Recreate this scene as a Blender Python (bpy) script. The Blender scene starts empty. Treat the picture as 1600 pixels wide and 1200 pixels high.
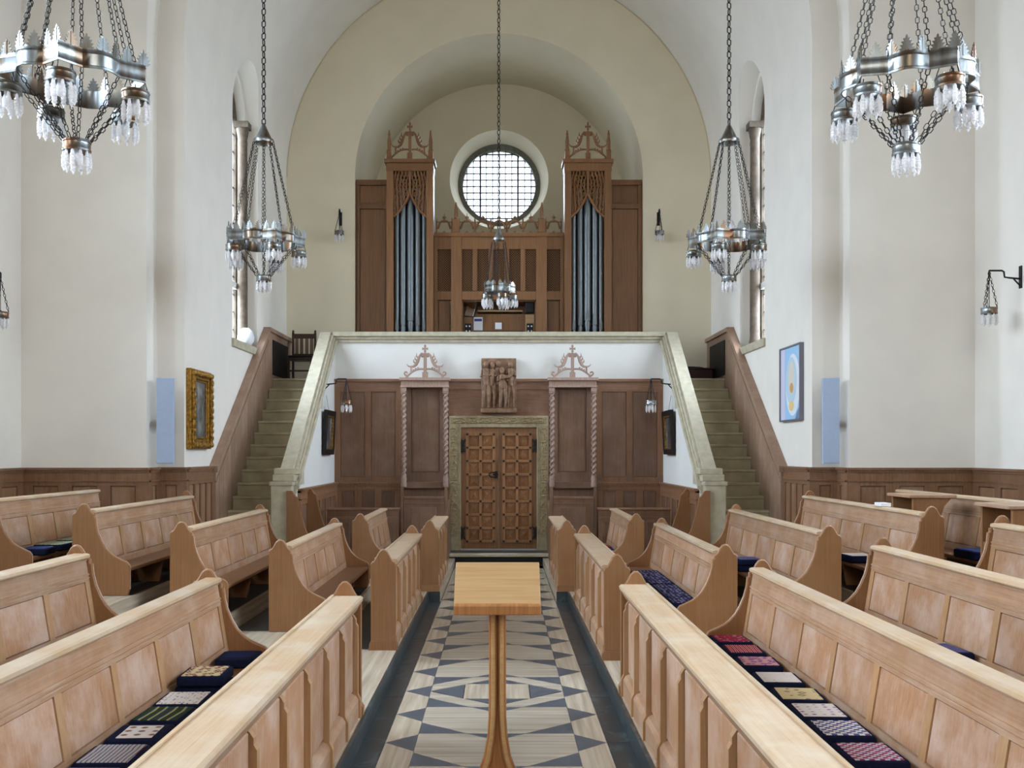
import bpy, bmesh, math, random
from mathutils import Vector, Matrix
random.seed(7)
PI = math.pi
scn = bpy.context.scene
COL = scn.collection

# ------------------------------------------------------------------ camera, world, light, exposure
cam_d = bpy.data.cameras.new('camera'); cam = bpy.data.objects.new('camera', cam_d); COL.objects.link(cam)
cam_d.lens = 35.0; cam_d.sensor_width = 36.0; cam_d.sensor_fit = 'HORIZONTAL'
cam_d.shift_x = 18/1600; cam_d.shift_y = 105/1600
cam_d.clip_start = 0.05; cam_d.clip_end = 300
cam.location = (0.03, 0, 2.0); cam.rotation_euler = (PI/2, 0, 0)
scn.camera = cam

world = bpy.data.worlds.new('overcast_sky'); scn.world = world; world.use_nodes = True
bg = world.node_tree.nodes['Background']
_nt = world.node_tree; _tc = _nt.nodes.new('ShaderNodeTexCoord'); _sp = _nt.nodes.new('ShaderNodeSeparateXYZ'); _rp = _nt.nodes.new('ShaderNodeValToRGB')
_nt.links.new(_tc.outputs['Generated'], _sp.inputs[0]); _nt.links.new(_sp.outputs['Z'], _rp.inputs[0]); _nt.links.new(_rp.outputs[0], bg.inputs[0])
_rp.color_ramp.elements[0].position = 0.0; _rp.color_ramp.elements[0].color = (0.16, 0.17, 0.13, 1)      # ground
_rp.color_ramp.elements[1].position = 0.02; _rp.color_ramp.elements[1].color = (0.86, 0.93, 1.0, 1)     # overcast sky
bg.inputs[1].default_value = 3.0

vs = scn.view_settings
vs.view_transform = 'Standard'; vs.look = 'None'; vs.gamma = 1.0; vs.use_curve_mapping = False
vs.exposure = 0.0
scn.cycles.max_bounces = 8; scn.cycles.diffuse_bounces = 4
scn.cycles.use_denoising = True
scn.cycles.sample_clamp_indirect = 6.0

def area(name, loc, rot, sx, sy, power, col=(0.72, 0.87, 1.0)):
    d = bpy.data.lights.new(name, 'AREA'); d.shape = 'RECTANGLE'; d.size = sx; d.size_y = sy
    d.energy = power; d.color = col; d.spread = math.radians(128)
    o = bpy.data.objects.new(name, d); COL.objects.link(o); o.location = loc; o.rotation_euler = rot
    return o
# daylight standing in each window opening (the panes of the place: nave, crossing, oculus) and an added warm east fill
CROSS_WIN_Y = (2.6, 6.0, 9.4)
TILT = 0.52                                  # sky light falls inward and down
for s in (-1, 1):
    for k in range(3):
        area('nave_window_daylight', (s*4.88, 16.2, 4.35+1.35*k), (0, s*(PI/2-TILT), 0), 1.2, 1.25, 118*(1.15 if s < 0 else 0.95))
        for y in CROSS_WIN_Y:
            area('crossing_window_daylight', (s*6.80, y, 4.3+1.5*k), (0, s*(PI/2-TILT), 0), 1.35, 1.7, 134*(1.18 if s < 0 else 0.88))
area('oculus_daylight', (0, 22.75, 8.0), (-PI/2+TILT*0.5, 0, 0), 1.4, 1.4, 80)
area('east_warm_fill', (0, -5.9, 6.6), (PI/2-0.55, 0, 0), 3.6, 5.0, 170, (1.0, 0.86, 0.68))  # added for an assumed unseen window; tinted to warm the camera-facing walls

# ------------------------------------------------------------------ materials
def sr(r, g, b):
    f = lambda c: ((c/255+0.055)/1.055)**2.4 if c/255 > 0.04045 else c/255/12.92
    return (f(r), f(g), f(b), 1)
MATS = {}
def newmat(name):
    m = bpy.data.materials.new(name); m.use_nodes = True
    nt = m.node_tree; b = nt.nodes['Principled BSDF']
    MATS[name] = m
    return m, nt, b
def N(nt, typ, **kw):
    n = nt.nodes.new(typ)
    for k, v in kw.items(): setattr(n, k, v)
    return n
def ramp(nt, stops):
    r = N(nt, 'ShaderNodeValToRGB'); e = r.color_ramp.elements
    while len(e) < len(stops): e.new(0.5)
    for i, (p, c) in enumerate(stops): e[i].position = p; e[i].color = c
    return r
def coords(nt, scale, rnd=True):
    tc = N(nt, 'ShaderNodeTexCoord'); mp = N(nt, 'ShaderNodeMapping')
    mp.inputs['Scale'].default_value = scale
    nt.links.new(tc.outputs['Object'], mp.inputs['Vector'])
    if rnd:
        oi = N(nt, 'ShaderNodeObjectInfo'); mu = N(nt, 'ShaderNodeMath', operation='MULTIPLY'); mu.inputs[1].default_value = 37.0
        nt.links.new(oi.outputs['Random'], mu.inputs[0]); nt.links.new(mu.outputs[0], mp.inputs['Location'])
    return mp
def wood(name, dark, light, axis='y', worn=None, wornamt=0.5, rough=0.45, spec=0.4, fine=26.0):
    m, nt, b = newmat(name)
    st = {'x': (0.9, fine, fine), 'y': (fine, 0.9, fine), 'z': (fine, fine, 0.9)}[axis]
    mp = coords(nt, st)
    n1 = N(nt, 'ShaderNodeTexNoise'); n1.inputs['Scale'].default_value = 2.2; n1.inputs['Detail'].default_value = 5; n1.inputs['Distortion'].default_value = 0.6
    nt.links.new(mp.outputs[0], n1.inputs['Vector'])
    r = ramp(nt, [(0.3, dark), (0.72, light)]); nt.links.new(n1.outputs['Fac'], r.inputs[0])
    out = r.outputs[0]
    if worn:
        mp2 = coords(nt, (2.2, 2.2, 2.2)); n2 = N(nt, 'ShaderNodeTexNoise'); n2.inputs['Scale'].default_value = 1.3; n2.inputs['Detail'].default_value = 6; n2.inputs['Roughness'].default_value = 0.65
        nt.links.new(mp2.outputs[0], n2.inputs['Vector'])
        r2 = ramp(nt, [(0.42, (0, 0, 0, 1)), (0.68, (wornamt,)*3+(1,))]); nt.links.new(n2.outputs['Fac'], r2.inputs[0])
        mx = N(nt, 'ShaderNodeMix', data_type='RGBA'); mx.inputs['B'].default_value = worn
        nt.links.new(r2.outputs[0], mx.inputs['Factor']); nt.links.new(out, mx.inputs['A']); out = mx.outputs['Result']
    # each piece of timber differs a little
    oi = N(nt, 'ShaderNodeObjectInfo'); mr = N(nt, 'ShaderNodeMapRange'); mr.inputs[3].default_value = 0.86; mr.inputs[4].default_value = 1.12
    hs = N(nt, 'ShaderNodeHueSaturation'); nt.links.new(oi.outputs['Random'], mr.inputs[0]); nt.links.new(mr.outputs[0], hs.inputs['Value']); nt.links.new(out, hs.inputs['Color'])
    nt.links.new(hs.outputs[0], b.inputs['Base Color'])
    bp = N(nt, 'ShaderNodeBump'); bp.inputs['Strength'].default_value = 0.08; bp.inputs['Distance'].default_value = 0.01
    nt.links.new(n1.outputs['Fac'], bp.inputs['Height']); nt.links.new(bp.outputs[0], b.inputs['Normal'])
    b.inputs['Roughness'].default_value = rough; b.inputs['Specular IOR Level'].default_value = spec
    return m
def plain(name, col, rough=0.6, metal=0.0, spec=0.4, noise=0.0, nscale=6.0, bump=0.0):
    m, nt, b = newmat(name)
    b.inputs['Base Color'].default_value = col; b.inputs['Roughness'].default_value = rough; b.inputs['Metallic'].default_value = metal
    b.inputs['Specular IOR Level'].default_value = spec
    if noise or bump:
        mp = coords(nt, (1, 1, 1), rnd=False); n = N(nt, 'ShaderNodeTexNoise'); n.inputs['Scale'].default_value = nscale; n.inputs['Detail'].default_value = 6
        nt.links.new(mp.outputs[0], n.inputs['Vector'])
        if noise:
            d = tuple(c*(1-noise) for c in col[:3])+(1,); l = tuple(min(1, c*(1+noise*0.5)) for c in col[:3])+(1,)
            r = ramp(nt, [(0.3, d), (0.7, l)]); nt.links.new(n.outputs['Fac'], r.inputs[0]); nt.links.new(r.outputs[0], b.inputs['Base Color'])
        if bump:
            bp = N(nt, 'ShaderNodeBump'); bp.inputs['Strength'].default_value = bump; bp.inputs['Distance'].default_value = 0.02
            nt.links.new(n.outputs['Fac'], bp.inputs['Height']); nt.links.new(bp.outputs[0], b.inputs['Normal'])
    return m
PLASTER = plain('plaster_white', sr(235, 230, 220), 0.9, noise=0.035, nscale=2.2, bump=0.06, spec=0.1)
BOUNCEPLASTER = plain('plaster_warm_bounce', sr(227, 217, 192), 0.9, noise=0.04, nscale=1.6, bump=0.06, spec=0.1)  # same plaster, with warm bounce light put into its colour
GALLERYWHITE = plain('limewash_white', sr(229, 228, 222), 0.9, noise=0.03, nscale=2.0, bump=0.05, spec=0.1)
PEW = wood('pew_oak', sr(150, 111, 81), sr(174, 136, 103), 'y', sr(189, 165, 145), 0.6, 0.42, fine=34)
PEWP = wood('pew_panel_oak', sr(153, 109, 77), sr(176, 135, 101), 'z', sr(194, 170, 153), 0.8, 0.45, fine=34)
STILE = wood('pew_stile_oak', sr(158, 117, 78), sr(176, 137, 96), 'z', sr(187, 160, 133), 0.4, 0.42, fine=34)
PEWEND = wood('pew_end_oak', sr(126, 86, 52), sr(143, 101, 65), 'z', sr(150, 113, 78), 0.4, 0.4, fine=44)
RAILSHEEN = wood('pew_rail_sheen_oak', sr(184, 150, 114), sr(201, 173, 138), 'y', sr(208, 193, 172), 0.7, 0.28, fine=34)  # pew oak made paler: reflected light on the tops put into the colour
DARKOAK = wood('panelling_oak', sr(100, 72, 54), sr(126, 94, 72), 'z', sr(138, 112, 96), 0.5, 0.42, fine=34)
DARKOAKF = wood('panelling_frame_oak', sr(122, 84, 56), sr(150, 108, 76), 'z', sr(150, 118, 96), 0.4, 0.42, fine=34)
DARKOAKX = wood('panelling_rail_oak', sr(112, 78, 56), sr(140, 102, 76), 'x', sr(148, 118, 102), 0.5, 0.42, fine=34)
WAINS = wood('wainscot_oak', sr(122, 86, 58), sr(150, 112, 80), 'z', sr(162, 134, 114), 0.5, 0.45, fine=34)
WAINSF = wood('wainscot_frame_oak', sr(112, 78, 52), sr(138, 100, 70), 'z', sr(150, 122, 102), 0.4, 0.45, fine=34)
DADO = wood('stair_dado_oak', sr(134, 104, 84), sr(160, 130, 108), 'z', sr(174, 150, 132), 0.5, 0.5, fine=34)
ORGAN = wood('organ_oak', sr(108, 72, 42), sr(134, 94, 58), 'z', None, 0, 0.42, fine=34)
DOOROAK = wood('door_oak', sr(128, 86, 54), sr(164, 118, 76), 'z', None, 0, 0.45, fine=34)
LECT = wood('lectern_oak', sr(166, 129, 85), sr(181, 148, 106), 'x', None, 0, 0.35)
LECTSTEM = wood('lectern_stem_oak', sr(143, 93, 50), sr(173, 121, 72), 'z', None, 0, 0.35)
CARVED = wood('carved_pale_oak', sr(150, 124, 110), sr(176, 150, 134), 'z', None, 0, 0.55)
CHAIRWOOD = wood('dark_chair_wood', sr(52, 34, 24), sr(76, 52, 38), 'z', None, 0, 0.4)
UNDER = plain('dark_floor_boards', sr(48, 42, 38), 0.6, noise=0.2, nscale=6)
SHAFT = plain('dark_shaft_stone', sr(98, 84, 68), 0.7, noise=0.35, nscale=14, bump=0.2)
STONE = plain('limestone', sr(188, 180, 156), 0.75, noise=0.18, nscale=9, bump=0.15)
STAIRSTONE = plain('stair_stone', sr(172, 162, 132), 0.7, noise=0.2, nscale=5, bump=0.1)
DOORSTONE = plain('doorcase_stone', sr(166, 152, 122), 0.75, noise=0.25, nscale=12, bump=0.2)
CARVSTONE = plain('carved_stone', sr(160, 142, 106), 0.8, noise=0.4, nscale=38, bump=0.6)
DARKSTONE = plain('dark_stone_ring', sr(120, 122, 112), 0.8, noise=0.3, nscale=22, bump=0.3)
BLACK = plain('black_void', sr(18, 18, 20), 0.6)
IRON = plain('dark_iron', sr(44, 42, 40), 0.45, metal=0.6)
BLACKIRON = plain('black_iron', sr(22, 20, 20), 0.5, metal=0.3)
LEAD = plain('organ_pipe_metal', sr(116, 122, 124), 0.42, metal=0.6)
BLUEPANEL = plain('blue_grey_panel', sr(168, 184, 208), 0.6, noise=0.04, nscale=30)
GILT = plain('gilt', sr(168, 124, 48), 0.32, metal=0.7, noise=0.7, nscale=26, bump=0.9)
WHITE = plain('white_paper', sr(235, 236, 240), 0.7)
NAVY = plain('navy_wool', sr(22, 28, 54), 0.9, noise=0.3, nscale=40, spec=0.1)
MAROON = plain('dark_red_brown', sr(58, 30, 26), 0.5)
BRONZE = plain('relief_terracotta', sr(136, 104, 78), 0.5, noise=0.45, nscale=14, bump=0.3)
PEWTER = None
def pewter():
    m, nt, b = newmat('pewter_with_copper')
    mp = coords(nt, (5, 5, 1.2)); n = N(nt, 'ShaderNodeTexNoise'); n.inputs['Scale'].default_value = 1.0; n.inputs['Detail'].default_value = 4
    nt.links.new(mp.outputs[0], n.inputs['Vector'])
    r = ramp(nt, [(0.28, sr(74, 68, 58)), (0.40, sr(126, 126, 120)), (0.48, sr(158, 166, 170)), (0.57, sr(112, 102, 88)), (0.68, sr(128, 92, 66))])
    nt.links.new(n.outputs['Fac'], r.inputs[0]); nt.links.new(r.outputs[0], b.inputs['Base Color'])
    b.inputs['Metallic'].default_value = 0.85; b.inputs['Roughness'].default_value = 0.3
    return m
PEWTER = pewter()
def crystal():
    m, nt, b = newmat('cut_glass')
    b.inputs['Base Color'].default_value = (0.97, 0.97, 1, 1); b.inputs['Roughness'].default_value = 0.08; b.inputs['Specular IOR Level'].default_value = 0.9
    tl = N(nt, 'ShaderNodeBsdfTranslucent'); tl.inputs[0].default_value = (1, 0.98, 0.95, 1)
    tr = N(nt, 'ShaderNodeBsdfTransparent'); mx = N(nt, 'ShaderNodeMixShader'); mx.inputs[0].default_value = 0.5; m2 = N(nt, 'ShaderNodeMixShader'); m2.inputs[0].default_value = 0.22
    o = nt.nodes['Material Output']
    nt.links.new(b.outputs[0], mx.inputs[1]); nt.links.new(tl.outputs[0], mx.inputs[2]); nt.links.new(mx.outputs[0], m2.inputs[1]); nt.links.new(tr.outputs[0], m2.inputs[2]); nt.links.new(m2.outputs[0], o.inputs[0])
    return m
CRYSTAL = crystal()
def glasspane(name, tint, haze):
    m = bpy.data.materials.new(name); m.use_nodes = True; nt = m.node_tree; nt.nodes.clear()
    o = N(nt, 'ShaderNodeOutputMaterial'); t = N(nt, 'ShaderNodeBsdfTransparent'); g = N(nt, 'ShaderNodeBsdfGlossy'); tl = N(nt, 'ShaderNodeBsdfTranslucent')
    t.inputs[0].default_value = tint; g.inputs['Roughness'].default_value = 0.1; tl.inputs[0].default_value = tint
    m1 = N(nt, 'ShaderNodeMixShader'); m1.inputs[0].default_value = 0.06; m2 = N(nt, 'ShaderNodeMixShader'); m2.inputs[0].default_value = haze
    nt.links.new(t.outputs[0], m1.inputs[1]); nt.links.new(g.outputs[0], m1.inputs[2])
    nt.links.new(m1.outputs[0], m2.inputs[1]); nt.links.new(tl.outputs[0], m2.inputs[2]); nt.links.new(m2.outputs[0], o.inputs[0])
    return m
GLASS = glasspane('window_glass', (0.97, 0.97, 1, 1), 0.1)
def travertine(name, c1, c2, axis):
    m, nt, b = newmat(name)
    sc = {'x': (0.6, 16, 16), 'y': (16, 0.6, 16)}[axis]
    mp = coords(nt, sc); n = N(nt, 'ShaderNodeTexNoise'); n.inputs['Scale'].default_value = 1.6; n.inputs['Detail'].default_value = 6; n.inputs['Distortion'].default_value = 0.3
    nt.links.new(mp.outputs[0], n.inputs['Vector']); r = ramp(nt, [(0.3, c1), (0.7, c2)])
    nt.links.new(n.outputs['Fac'], r.inputs[0]); nt.links.new(r.outputs[0], b.inputs['Base Color'])
    b.inputs['Roughness'].default_value = 0.24; b.inputs['Specular IOR Level'].default_value = 0.5
    return m
TRAVX = travertine('travertine_across', sr(158, 145, 126), sr(192, 181, 163), 'x')
TRAVY = travertine('travertine_along', sr(160, 145, 124), sr(196, 183, 162), 'y')
def slate(name, base, vein):
    m, nt, b = newmat(name)
    mp = coords(nt, (1, 1, 1)); n = N(nt, 'ShaderNodeTexNoise'); n.inputs['Scale'].default_value = 3.0; n.inputs['Detail'].default_value = 8; n.inputs['Distortion'].default_value = 1.2
    nt.links.new(mp.outputs[0], n.inputs['Vector'])
    r = ramp(nt, [(0.35, base), (0.56, tuple(c*1.35 for c in base[:3])+(1,)), (0.60, vein), (0.63, base)])
    nt.links.new(n.outputs['Fac'], r.inputs[0]); nt.links.new(r.outputs[0], b.inputs['Base Color'])
    b.inputs['Roughness'].default_value = 0.3
    return m
SLATE = slate('slate_blue', sr(66, 72, 80), sr(84, 92, 102))
KERBM = slate('green_marble', sr(36, 45, 48), sr(72, 86, 90))

# ------------------------------------------------------------------ mesh helpers
class MB:
    def __init__(s, T=None): s.V = []; s.F = []; s.T = T
    def add(s, pts):
        i0 = len(s.V)
        for p in pts: s.V.append(tuple(s.T(*p)) if s.T else tuple(p))
        return i0
    def box(s, a0, a1, b0, b1, c0, c1):
        i = s.add([(a0, b0, c0), (a1, b0, c0), (a1, b1, c0), (a0, b1, c0), (a0, b0, c1), (a1, b0, c1), (a1, b1, c1), (a0, b1, c1)])
        for f in ((0, 3, 2, 1), (4, 5, 6, 7), (0, 1, 5, 4), (1, 2, 6, 5), (2, 3, 7, 6), (3, 0, 4, 7)): s.F.append([i+k for k in f])
        return s
    def prism(s, poly, axis, lo, hi):
        n = len(poly)
        def P(p, q, h): return {'x': (h, p, q), 'y': (p, h, q), 'z': (p, q, h)}[axis]
        i = s.add([P(p, q, lo) for p, q in poly]+[P(p, q, hi) for p, q in poly])
        s.F.append([i+k for k in range(n)][::-1]); s.F.append([i+n+k for k in range(n)])
        for k in range(n): s.F.append([i+k, i+(k+1) % n, i+n+(k+1) % n, i+n+k])
        return s
    def tube(s, pts, r, n=8, cap=True, closed=False):
        pts = [Vector(p) for p in pts]; m = len(pts); rr = r if isinstance(r, (list, tuple)) else [r]*m
        up = None; rings = []
        for k in range(m):
            if closed: t = (pts[(k+1) % m]-pts[k-1])
            else: t = pts[min(k+1, m-1)]-pts[max(k-1, 0)]
            t = t.normalized() if t.length > 1e-9 else Vector((0, 0, 1))
            if up is None:
                up = Vector((0, 0, 1)) if abs(t.z) < 0.9 else Vector((1, 0, 0))
            a = (up-t*up.dot(t))
            a = a.normalized() if a.length > 1e-6 else t.orthogonal().normalized()
            up = a; b = t.cross(a)
            rings.append(s.add([pts[k]+(a*math.cos(2*PI*j/n)+b*math.sin(2*PI*j/n))*rr[k] for j in range(n)]))
        for k in range(m if closed else m-1):
            A = rings[k]; B = rings[(k+1) % m]
            for j in range(n): s.F.append([A+j, A+(j+1) % n, B+(j+1) % n, B+j])
        if cap and not closed:
            s.F.append([rings[0]+j for j in range(n)][::-1]); s.F.append([rings[-1]+j for j in range(n)])
        return s
    def lathe(s, prof, c=(0, 0, 0), n=20, cap=True):
        rings = [s.add([(c[0]+r*math.cos(2*PI*j/n), c[1]+r*math.sin(2*PI*j/n), c[2]+z) for j in range(n)]) for r, z in prof]
        for A, B in zip(rings, rings[1:]):
            for j in range(n): s.F.append([A+j, A+(j+1) % n, B+(j+1) % n, B+j])
        if cap:
            s.F.append([rings[0]+j for j in range(n)][::-1]); s.F.append([rings[-1]+j for j in range(n)])
        return s
    def ball(s, c, r, n=10, m=6):
        rx, ry, rz = r if isinstance(r, (tuple, list)) else (r, r, r)
        top = s.add([(c[0], c[1], c[2]+rz)]); rings = []
        for k in range(1, m):
            a = PI*k/m
            rings.append(s.add([(c[0]+rx*math.sin(a)*math.cos(2*PI*j/n), c[1]+ry*math.sin(a)*math.sin(2*PI*j/n), c[2]+rz*math.cos(a)) for j in range(n)]))
        bot = s.add([(c[0], c[1], c[2]-rz)])
        for j in range(n):
            s.F.append([top, rings[0]+j, rings[0]+(j+1) % n]); s.F.append([bot, rings[-1]+(j+1) % n, rings[-1]+j])
        for A, B in zip(rings, rings[1:]):
            for j in range(n): s.F.append([A+j, B+j, B+(j+1) % n, A+(j+1) % n])
        return s
    def mesh(s, name, smooth=False):
        me = bpy.data.meshes.new(name); me.from_pydata(s.V, [], s.F)
        bm = bmesh.new(); bm.from_mesh(me); bmesh.ops.recalc_face_normals(bm, faces=bm.faces); bm.to_mesh(me); bm.free()
        if smooth:
            me.polygons.foreach_set('use_smooth', [True]*len(me.polygons)); me.set_sharp_from_angle(angle=math.radians(38))
        return me
    def build(s, name, mat, parent=None, smooth=False, bevel=0, loc=None):
        return link(name, s.mesh(name, smooth), mat, parent, bevel, loc)
def link(name, me, mat, parent=None, bevel=0, loc=None, rot=None):
    o = bpy.data.objects.new(name, me)
    if mat is not None and not me.materials: me.materials.append(mat)
    COL.objects.link(o)
    if parent: o.parent = parent
    if loc: o.location = loc
    if rot: o.rotation_euler = rot
    if bevel:
        b = o.modifiers.new('edge', 'BEVEL'); b.width = bevel; b.segments = 2; b.limit_method = 'ANGLE'; b.angle_limit = math.radians(35)
    return o
def tag(o, label=None, cat=None, group=None, kind=None):
    if label: o['label'] = label
    if cat: o['category'] = cat
    if group: o['group'] = group
    if kind: o['kind'] = kind
    return o
def thing(name, label, cat, loc=(0, 0, 0), rotz=0, group=None):
    o = bpy.data.objects.new(name, None); o.empty_display_size = 0.1; COL.objects.link(o)
    o.location = loc; o.rotation_euler = (0, 0, rotz)
    return tag(o, label, cat, group)
def struct(name, label=None, loc=(0, 0, 0), obj=None):
    if obj is None:
        obj = bpy.data.objects.new(name, None); COL.objects.link(obj); obj.location = loc
    if label: obj['label'] = label
    obj['kind'] = 'structure'
    return obj
def copy_tree(o, parent=None):
    c = o.copy(); COL.objects.link(c); c.parent = parent
    for ch in list(o.children): copy_tree(ch, c)
    return c
def cut(o, cutters):
    for c in cutters:
        m = o.modifiers.new('cut', 'BOOLEAN'); m.object = c; m.operation = 'DIFFERENCE'; m.solver = 'EXACT'
    dg = bpy.context.evaluated_depsgraph_get(); me = bpy.data.meshes.new_from_object(o.evaluated_get(dg))
    o.modifiers.clear(); o.data = me
    me.polygons.foreach_set('use_smooth', [True]*len(me.polygons)); me.set_sharp_from_angle(angle=math.radians(25))
def arc(cx, cz, r, a0, a1, n): return [(cx+r*math.cos(a0+(a1-a0)*k/n), cz+r*math.sin(a0+(a1-a0)*k/n)) for k in range(n+1)]
def archpoly(c, hw, z0, zs, n=24):   # arched opening outline: centre, half width, sill, spring
    return [(c-hw, z0), (c+hw, z0)]+arc(c, zs, hw, 0, PI, n)
SIDE = {-1: 'left', 1: 'right'}
# ------------------------------------------------------------------ dimensions
XN, YA, YE, ZS = 4.115, 13.05, 19.3, 7.31      # nave half width, arch plane, end wall, vault spring
XB, YF, XC = 4.474, 12.67, 6.07                # outer order of the arch, crossing wall face, crossing half width
ZWAIN = 1.79
YD, XS = 18.1, 2.98                            # door wall, inner face of the stair walls
ZG = 3.30                                      # gallery floor

# ------------------------------------------------------------------ structure: walls, vault, windows
def window_cutters(s, yc, xin, z0=3.75, zs=7.5):
    out = []
    for hw, a, b in ((0.80, xin-1.2, xin+0.20), (0.70, xin+0.1, xin+1.6)):
        mb = MB(); mb.prism(archpoly(yc, hw, z0, zs), 'x', s*a, s*b); o = mb.build('cutter', None); out.append(o)
    return out
WN = [0]
def window_unit(s, yc, xin, detailed, z0=3.75, zs=7.5):
    WN[0] += 1
    w = struct('window_%d' % WN[0], loc=(s*(xin+0.33), yc, z0))
    hw = 0.70; h = zs-z0
    # stone frame ring, glass, bars, nook shafts with capitals
    outer = archpoly(0, hw, 0, h); inner = archpoly(0, hw-0.07, 0.06, h)
    mb = MB(); i0 = mb.add([(0, p, q) for p, q in outer]+[(0, p, q) for p, q in inner]+[(s*0.08, p, q) for p, q in outer]+[(s*0.08, p, q) for p, q in inner]); n = len(outer)
    for k in range(n):
        k2 = (k+1) % n
        mb.F += [[i0+k, i0+k2, i0+n+k2, i0+n+k], [i0+2*n+k, i0+2*n+k2, i0+3*n+k2, i0+3*n+k], [i0+k, i0+k2, i0+2*n+k2, i0+2*n+k], [i0+n+k, i0+n+k2, i0+3*n+k2, i0+3*n+k]]
    mb.build('window_frame', SHAFT, w)
    g = MB(); g.prism(inner, 'x', s*0.045, s*0.05); g.build('pane', GLASS, w)
    b = MB()
    for k in range(1, 6): b.box(*sorted((s*0.03, s*0.06)), -hw+0.06+k*0.21-0.006, -hw+0.06+k*0.21+0.006, 0.05, h+0.45)
    for k in range(1, 14): b.box(*sorted((s*0.03, s*0.06)), -hw+0.07, hw-0.07, k*0.3-0.006, k*0.3+0.006)
    b.build('glazing_bar', IRON, w)
    t = MB(); t.box(*sorted((s*-0.03, s*0.09)), -hw+0.05, hw-0.05, 0.98, 1.08); t.build('transom', GALLERYWHITE, w)
    if detailed:
        for e in (-1, 1):
            c = MB(); y = e*(hw-0.09)
            c.lathe([(0.10, 0.0), (0.10, 0.10), (0.09, 0.14), (0.085, 0.2), (0.08, h-0.34), (0.085, h-0.32), (0.08, h-0.27), (0.075, h-0.25), (0.09, h-0.18), (0.11, h-0.06)], (s*-0.12, y, 0), 14)
            c.box(*sorted((s*-0.24, s*-0.0)), y-0.12, y+0.12, h-0.06, h+0.04)
            c.build('shaft', SHAFT, w, smooth=True)
        sl = MB(); sl.box(*sorted((s*-0.37, s*0.02)), -0.86, 0.86, -0.13, 0.0); sl.build('window_sill', STONE, w, bevel=0.01)
    return w
cutters = []
for s in (-1, 1):
    # nave wall with its half of the barrel vault
    poly = [(s*XN, -0.3)]+[(s*p, q) for p, q in arc(0, ZS, XN, 0, PI/2, 40)]+[(0, 12.3), (s*5.05, 12.3), (s*5.05, -0.3)]
    mb = MB(); mb.prism(poly, 'y', YA, YE+0.05)
    o = mb.build('wall_'+SIDE[s], PLASTER); struct('', obj=o)
    cs = window_cutters(s, 16.2, XN); cut(o, cs); cutters += cs
    window_unit(s, 16.2, XN, True)
    # crossing side wall with its three windows
    mb = MB(); mb.box(*sorted((s*XC, s*(XC+0.9))), -5.2, YA, -0.3, 12.6)
    o = mb.build('wall_crossing_'+SIDE[s], PLASTER); struct('', obj=o)
    cs = []
    for y in CROSS_WIN_Y:
        c1 = MB().prism(archpoly(y, 0.9, 3.6, 7.5), 'x', s*(XC-0.5), s*(XC+1.6)).build('cutter', None); cs.append(c1)
    cut(o, cs); cutters += cs
    for y in CROSS_WIN_Y: window_unit(s, y, XC, False)
# arch wall between crossing and nave
poly = [(-XC-0.5, -0.3), (-XB, -0.3)]+arc(0, ZS, XB, PI, 0, 64)+[(XB, -0.3), (XC+0.5, -0.3), (XC+0.5, 12.6), (-XC-0.5, 12.6)]
mb = MB(); mb.prism(poly, 'y', YF, YA); o = mb.build('wall_arch', PLASTER, smooth=True); struct('', obj=o)
# the order of the arch nearer the nave
poly = [(-XB-0.1, -0.3), (-XN, -0.3)]+arc(0, ZS, XN, PI, 0, 64)+[(XN, -0.3), (XB+0.1, -0.3)]+arc(0, ZS, XB+0.1, 0, PI, 64)
# end wall with organ arch
HA = 2.79
poly = [(-5.0, -0.3), (-HA, -0.3)]+arc(0, ZS, HA, PI, 0, 64)+[(HA, -0.3), (5.0, -0.3), (5.0, 12.3), (-5.0, 12.3)]
mb = MB(); mb.prism(poly, 'y', YE, 21.96); o = mb.build('wall_end', BOUNCEPLASTER, smooth=True); struct('', obj=o)
# back wall with the oculus
OZ, OR = 7.995, 1.09
mb = MB(); mb.box(-5, 5, 21.96, 22.9, -0.3, 12.3); o = mb.build('wall_oculus', BOUNCEPLASTER); struct('', obj=o)
c = MB()
ra = [c.add([(r*math.cos(2*PI*j/72), y, OZ+r*math.sin(2*PI*j/72)) for j in range(72)]) for r, y in ((OR*1.03, 21.8), (OR, 21.96), (0.93, 22.42), (0.93, 23.2))]
for A, B in zip(ra, ra[1:]):
    for j in range(72): c.F.append([A+j, A+(j+1) % 72, B+(j+1) % 72, B+j])
c.F.append([ra[0]+j for j in range(72)][::-1]); c.F.append([ra[-1]+j for j in range(72)])
c = c.build('cutter', None); cut(o, [c]); cutters.append(c)
WN[0] += 1
w = struct('window_%d' % WN[0], loc=(0, 22.48, OZ))
m = MB(); n = 72
rr = [m.add([(r*math.cos(2*PI*j/n), y, r*math.sin(2*PI*j/n)) for j in range(n)]) for r, y in ((0.95, -0.06), (0.82, 0.0), (0.82, 0.2), (0.95, 0.2))]
for A, B in zip(rr, rr[1:]+rr[:1]):
    for j in range(n): m.F.append([A+j, A+(j+1) % n, B+(j+1) % n, B+j])
m.build('window_frame', DARKSTONE, w)
m = MB(); m.prism([(0.83*math.cos(2*PI*j/48), 0.83*math.sin(2*PI*j/48)) for j in range(48)], 'y', 0.09, 0.095); m.build('pane', GLASS, w)
def chordbars(mb, R, step, t, y0, y1, off=0.0):
    k = -int(R/step)-1
    while k*step < R+step:
        q = k*step+off
        if abs(q) < R-0.01:
            L = math.sqrt(R*R-q*q); mb.box(q-t, q+t, y0, y1, -L, L); mb.box(-L, L, y0, y1, q-t, q+t)
        k += 1
    return mb
chordbars(MB(), 0.83, 0.145, 0.011, 0.07, 0.10).build('glazing_bar', IRON, w)
m = MB()
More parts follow.
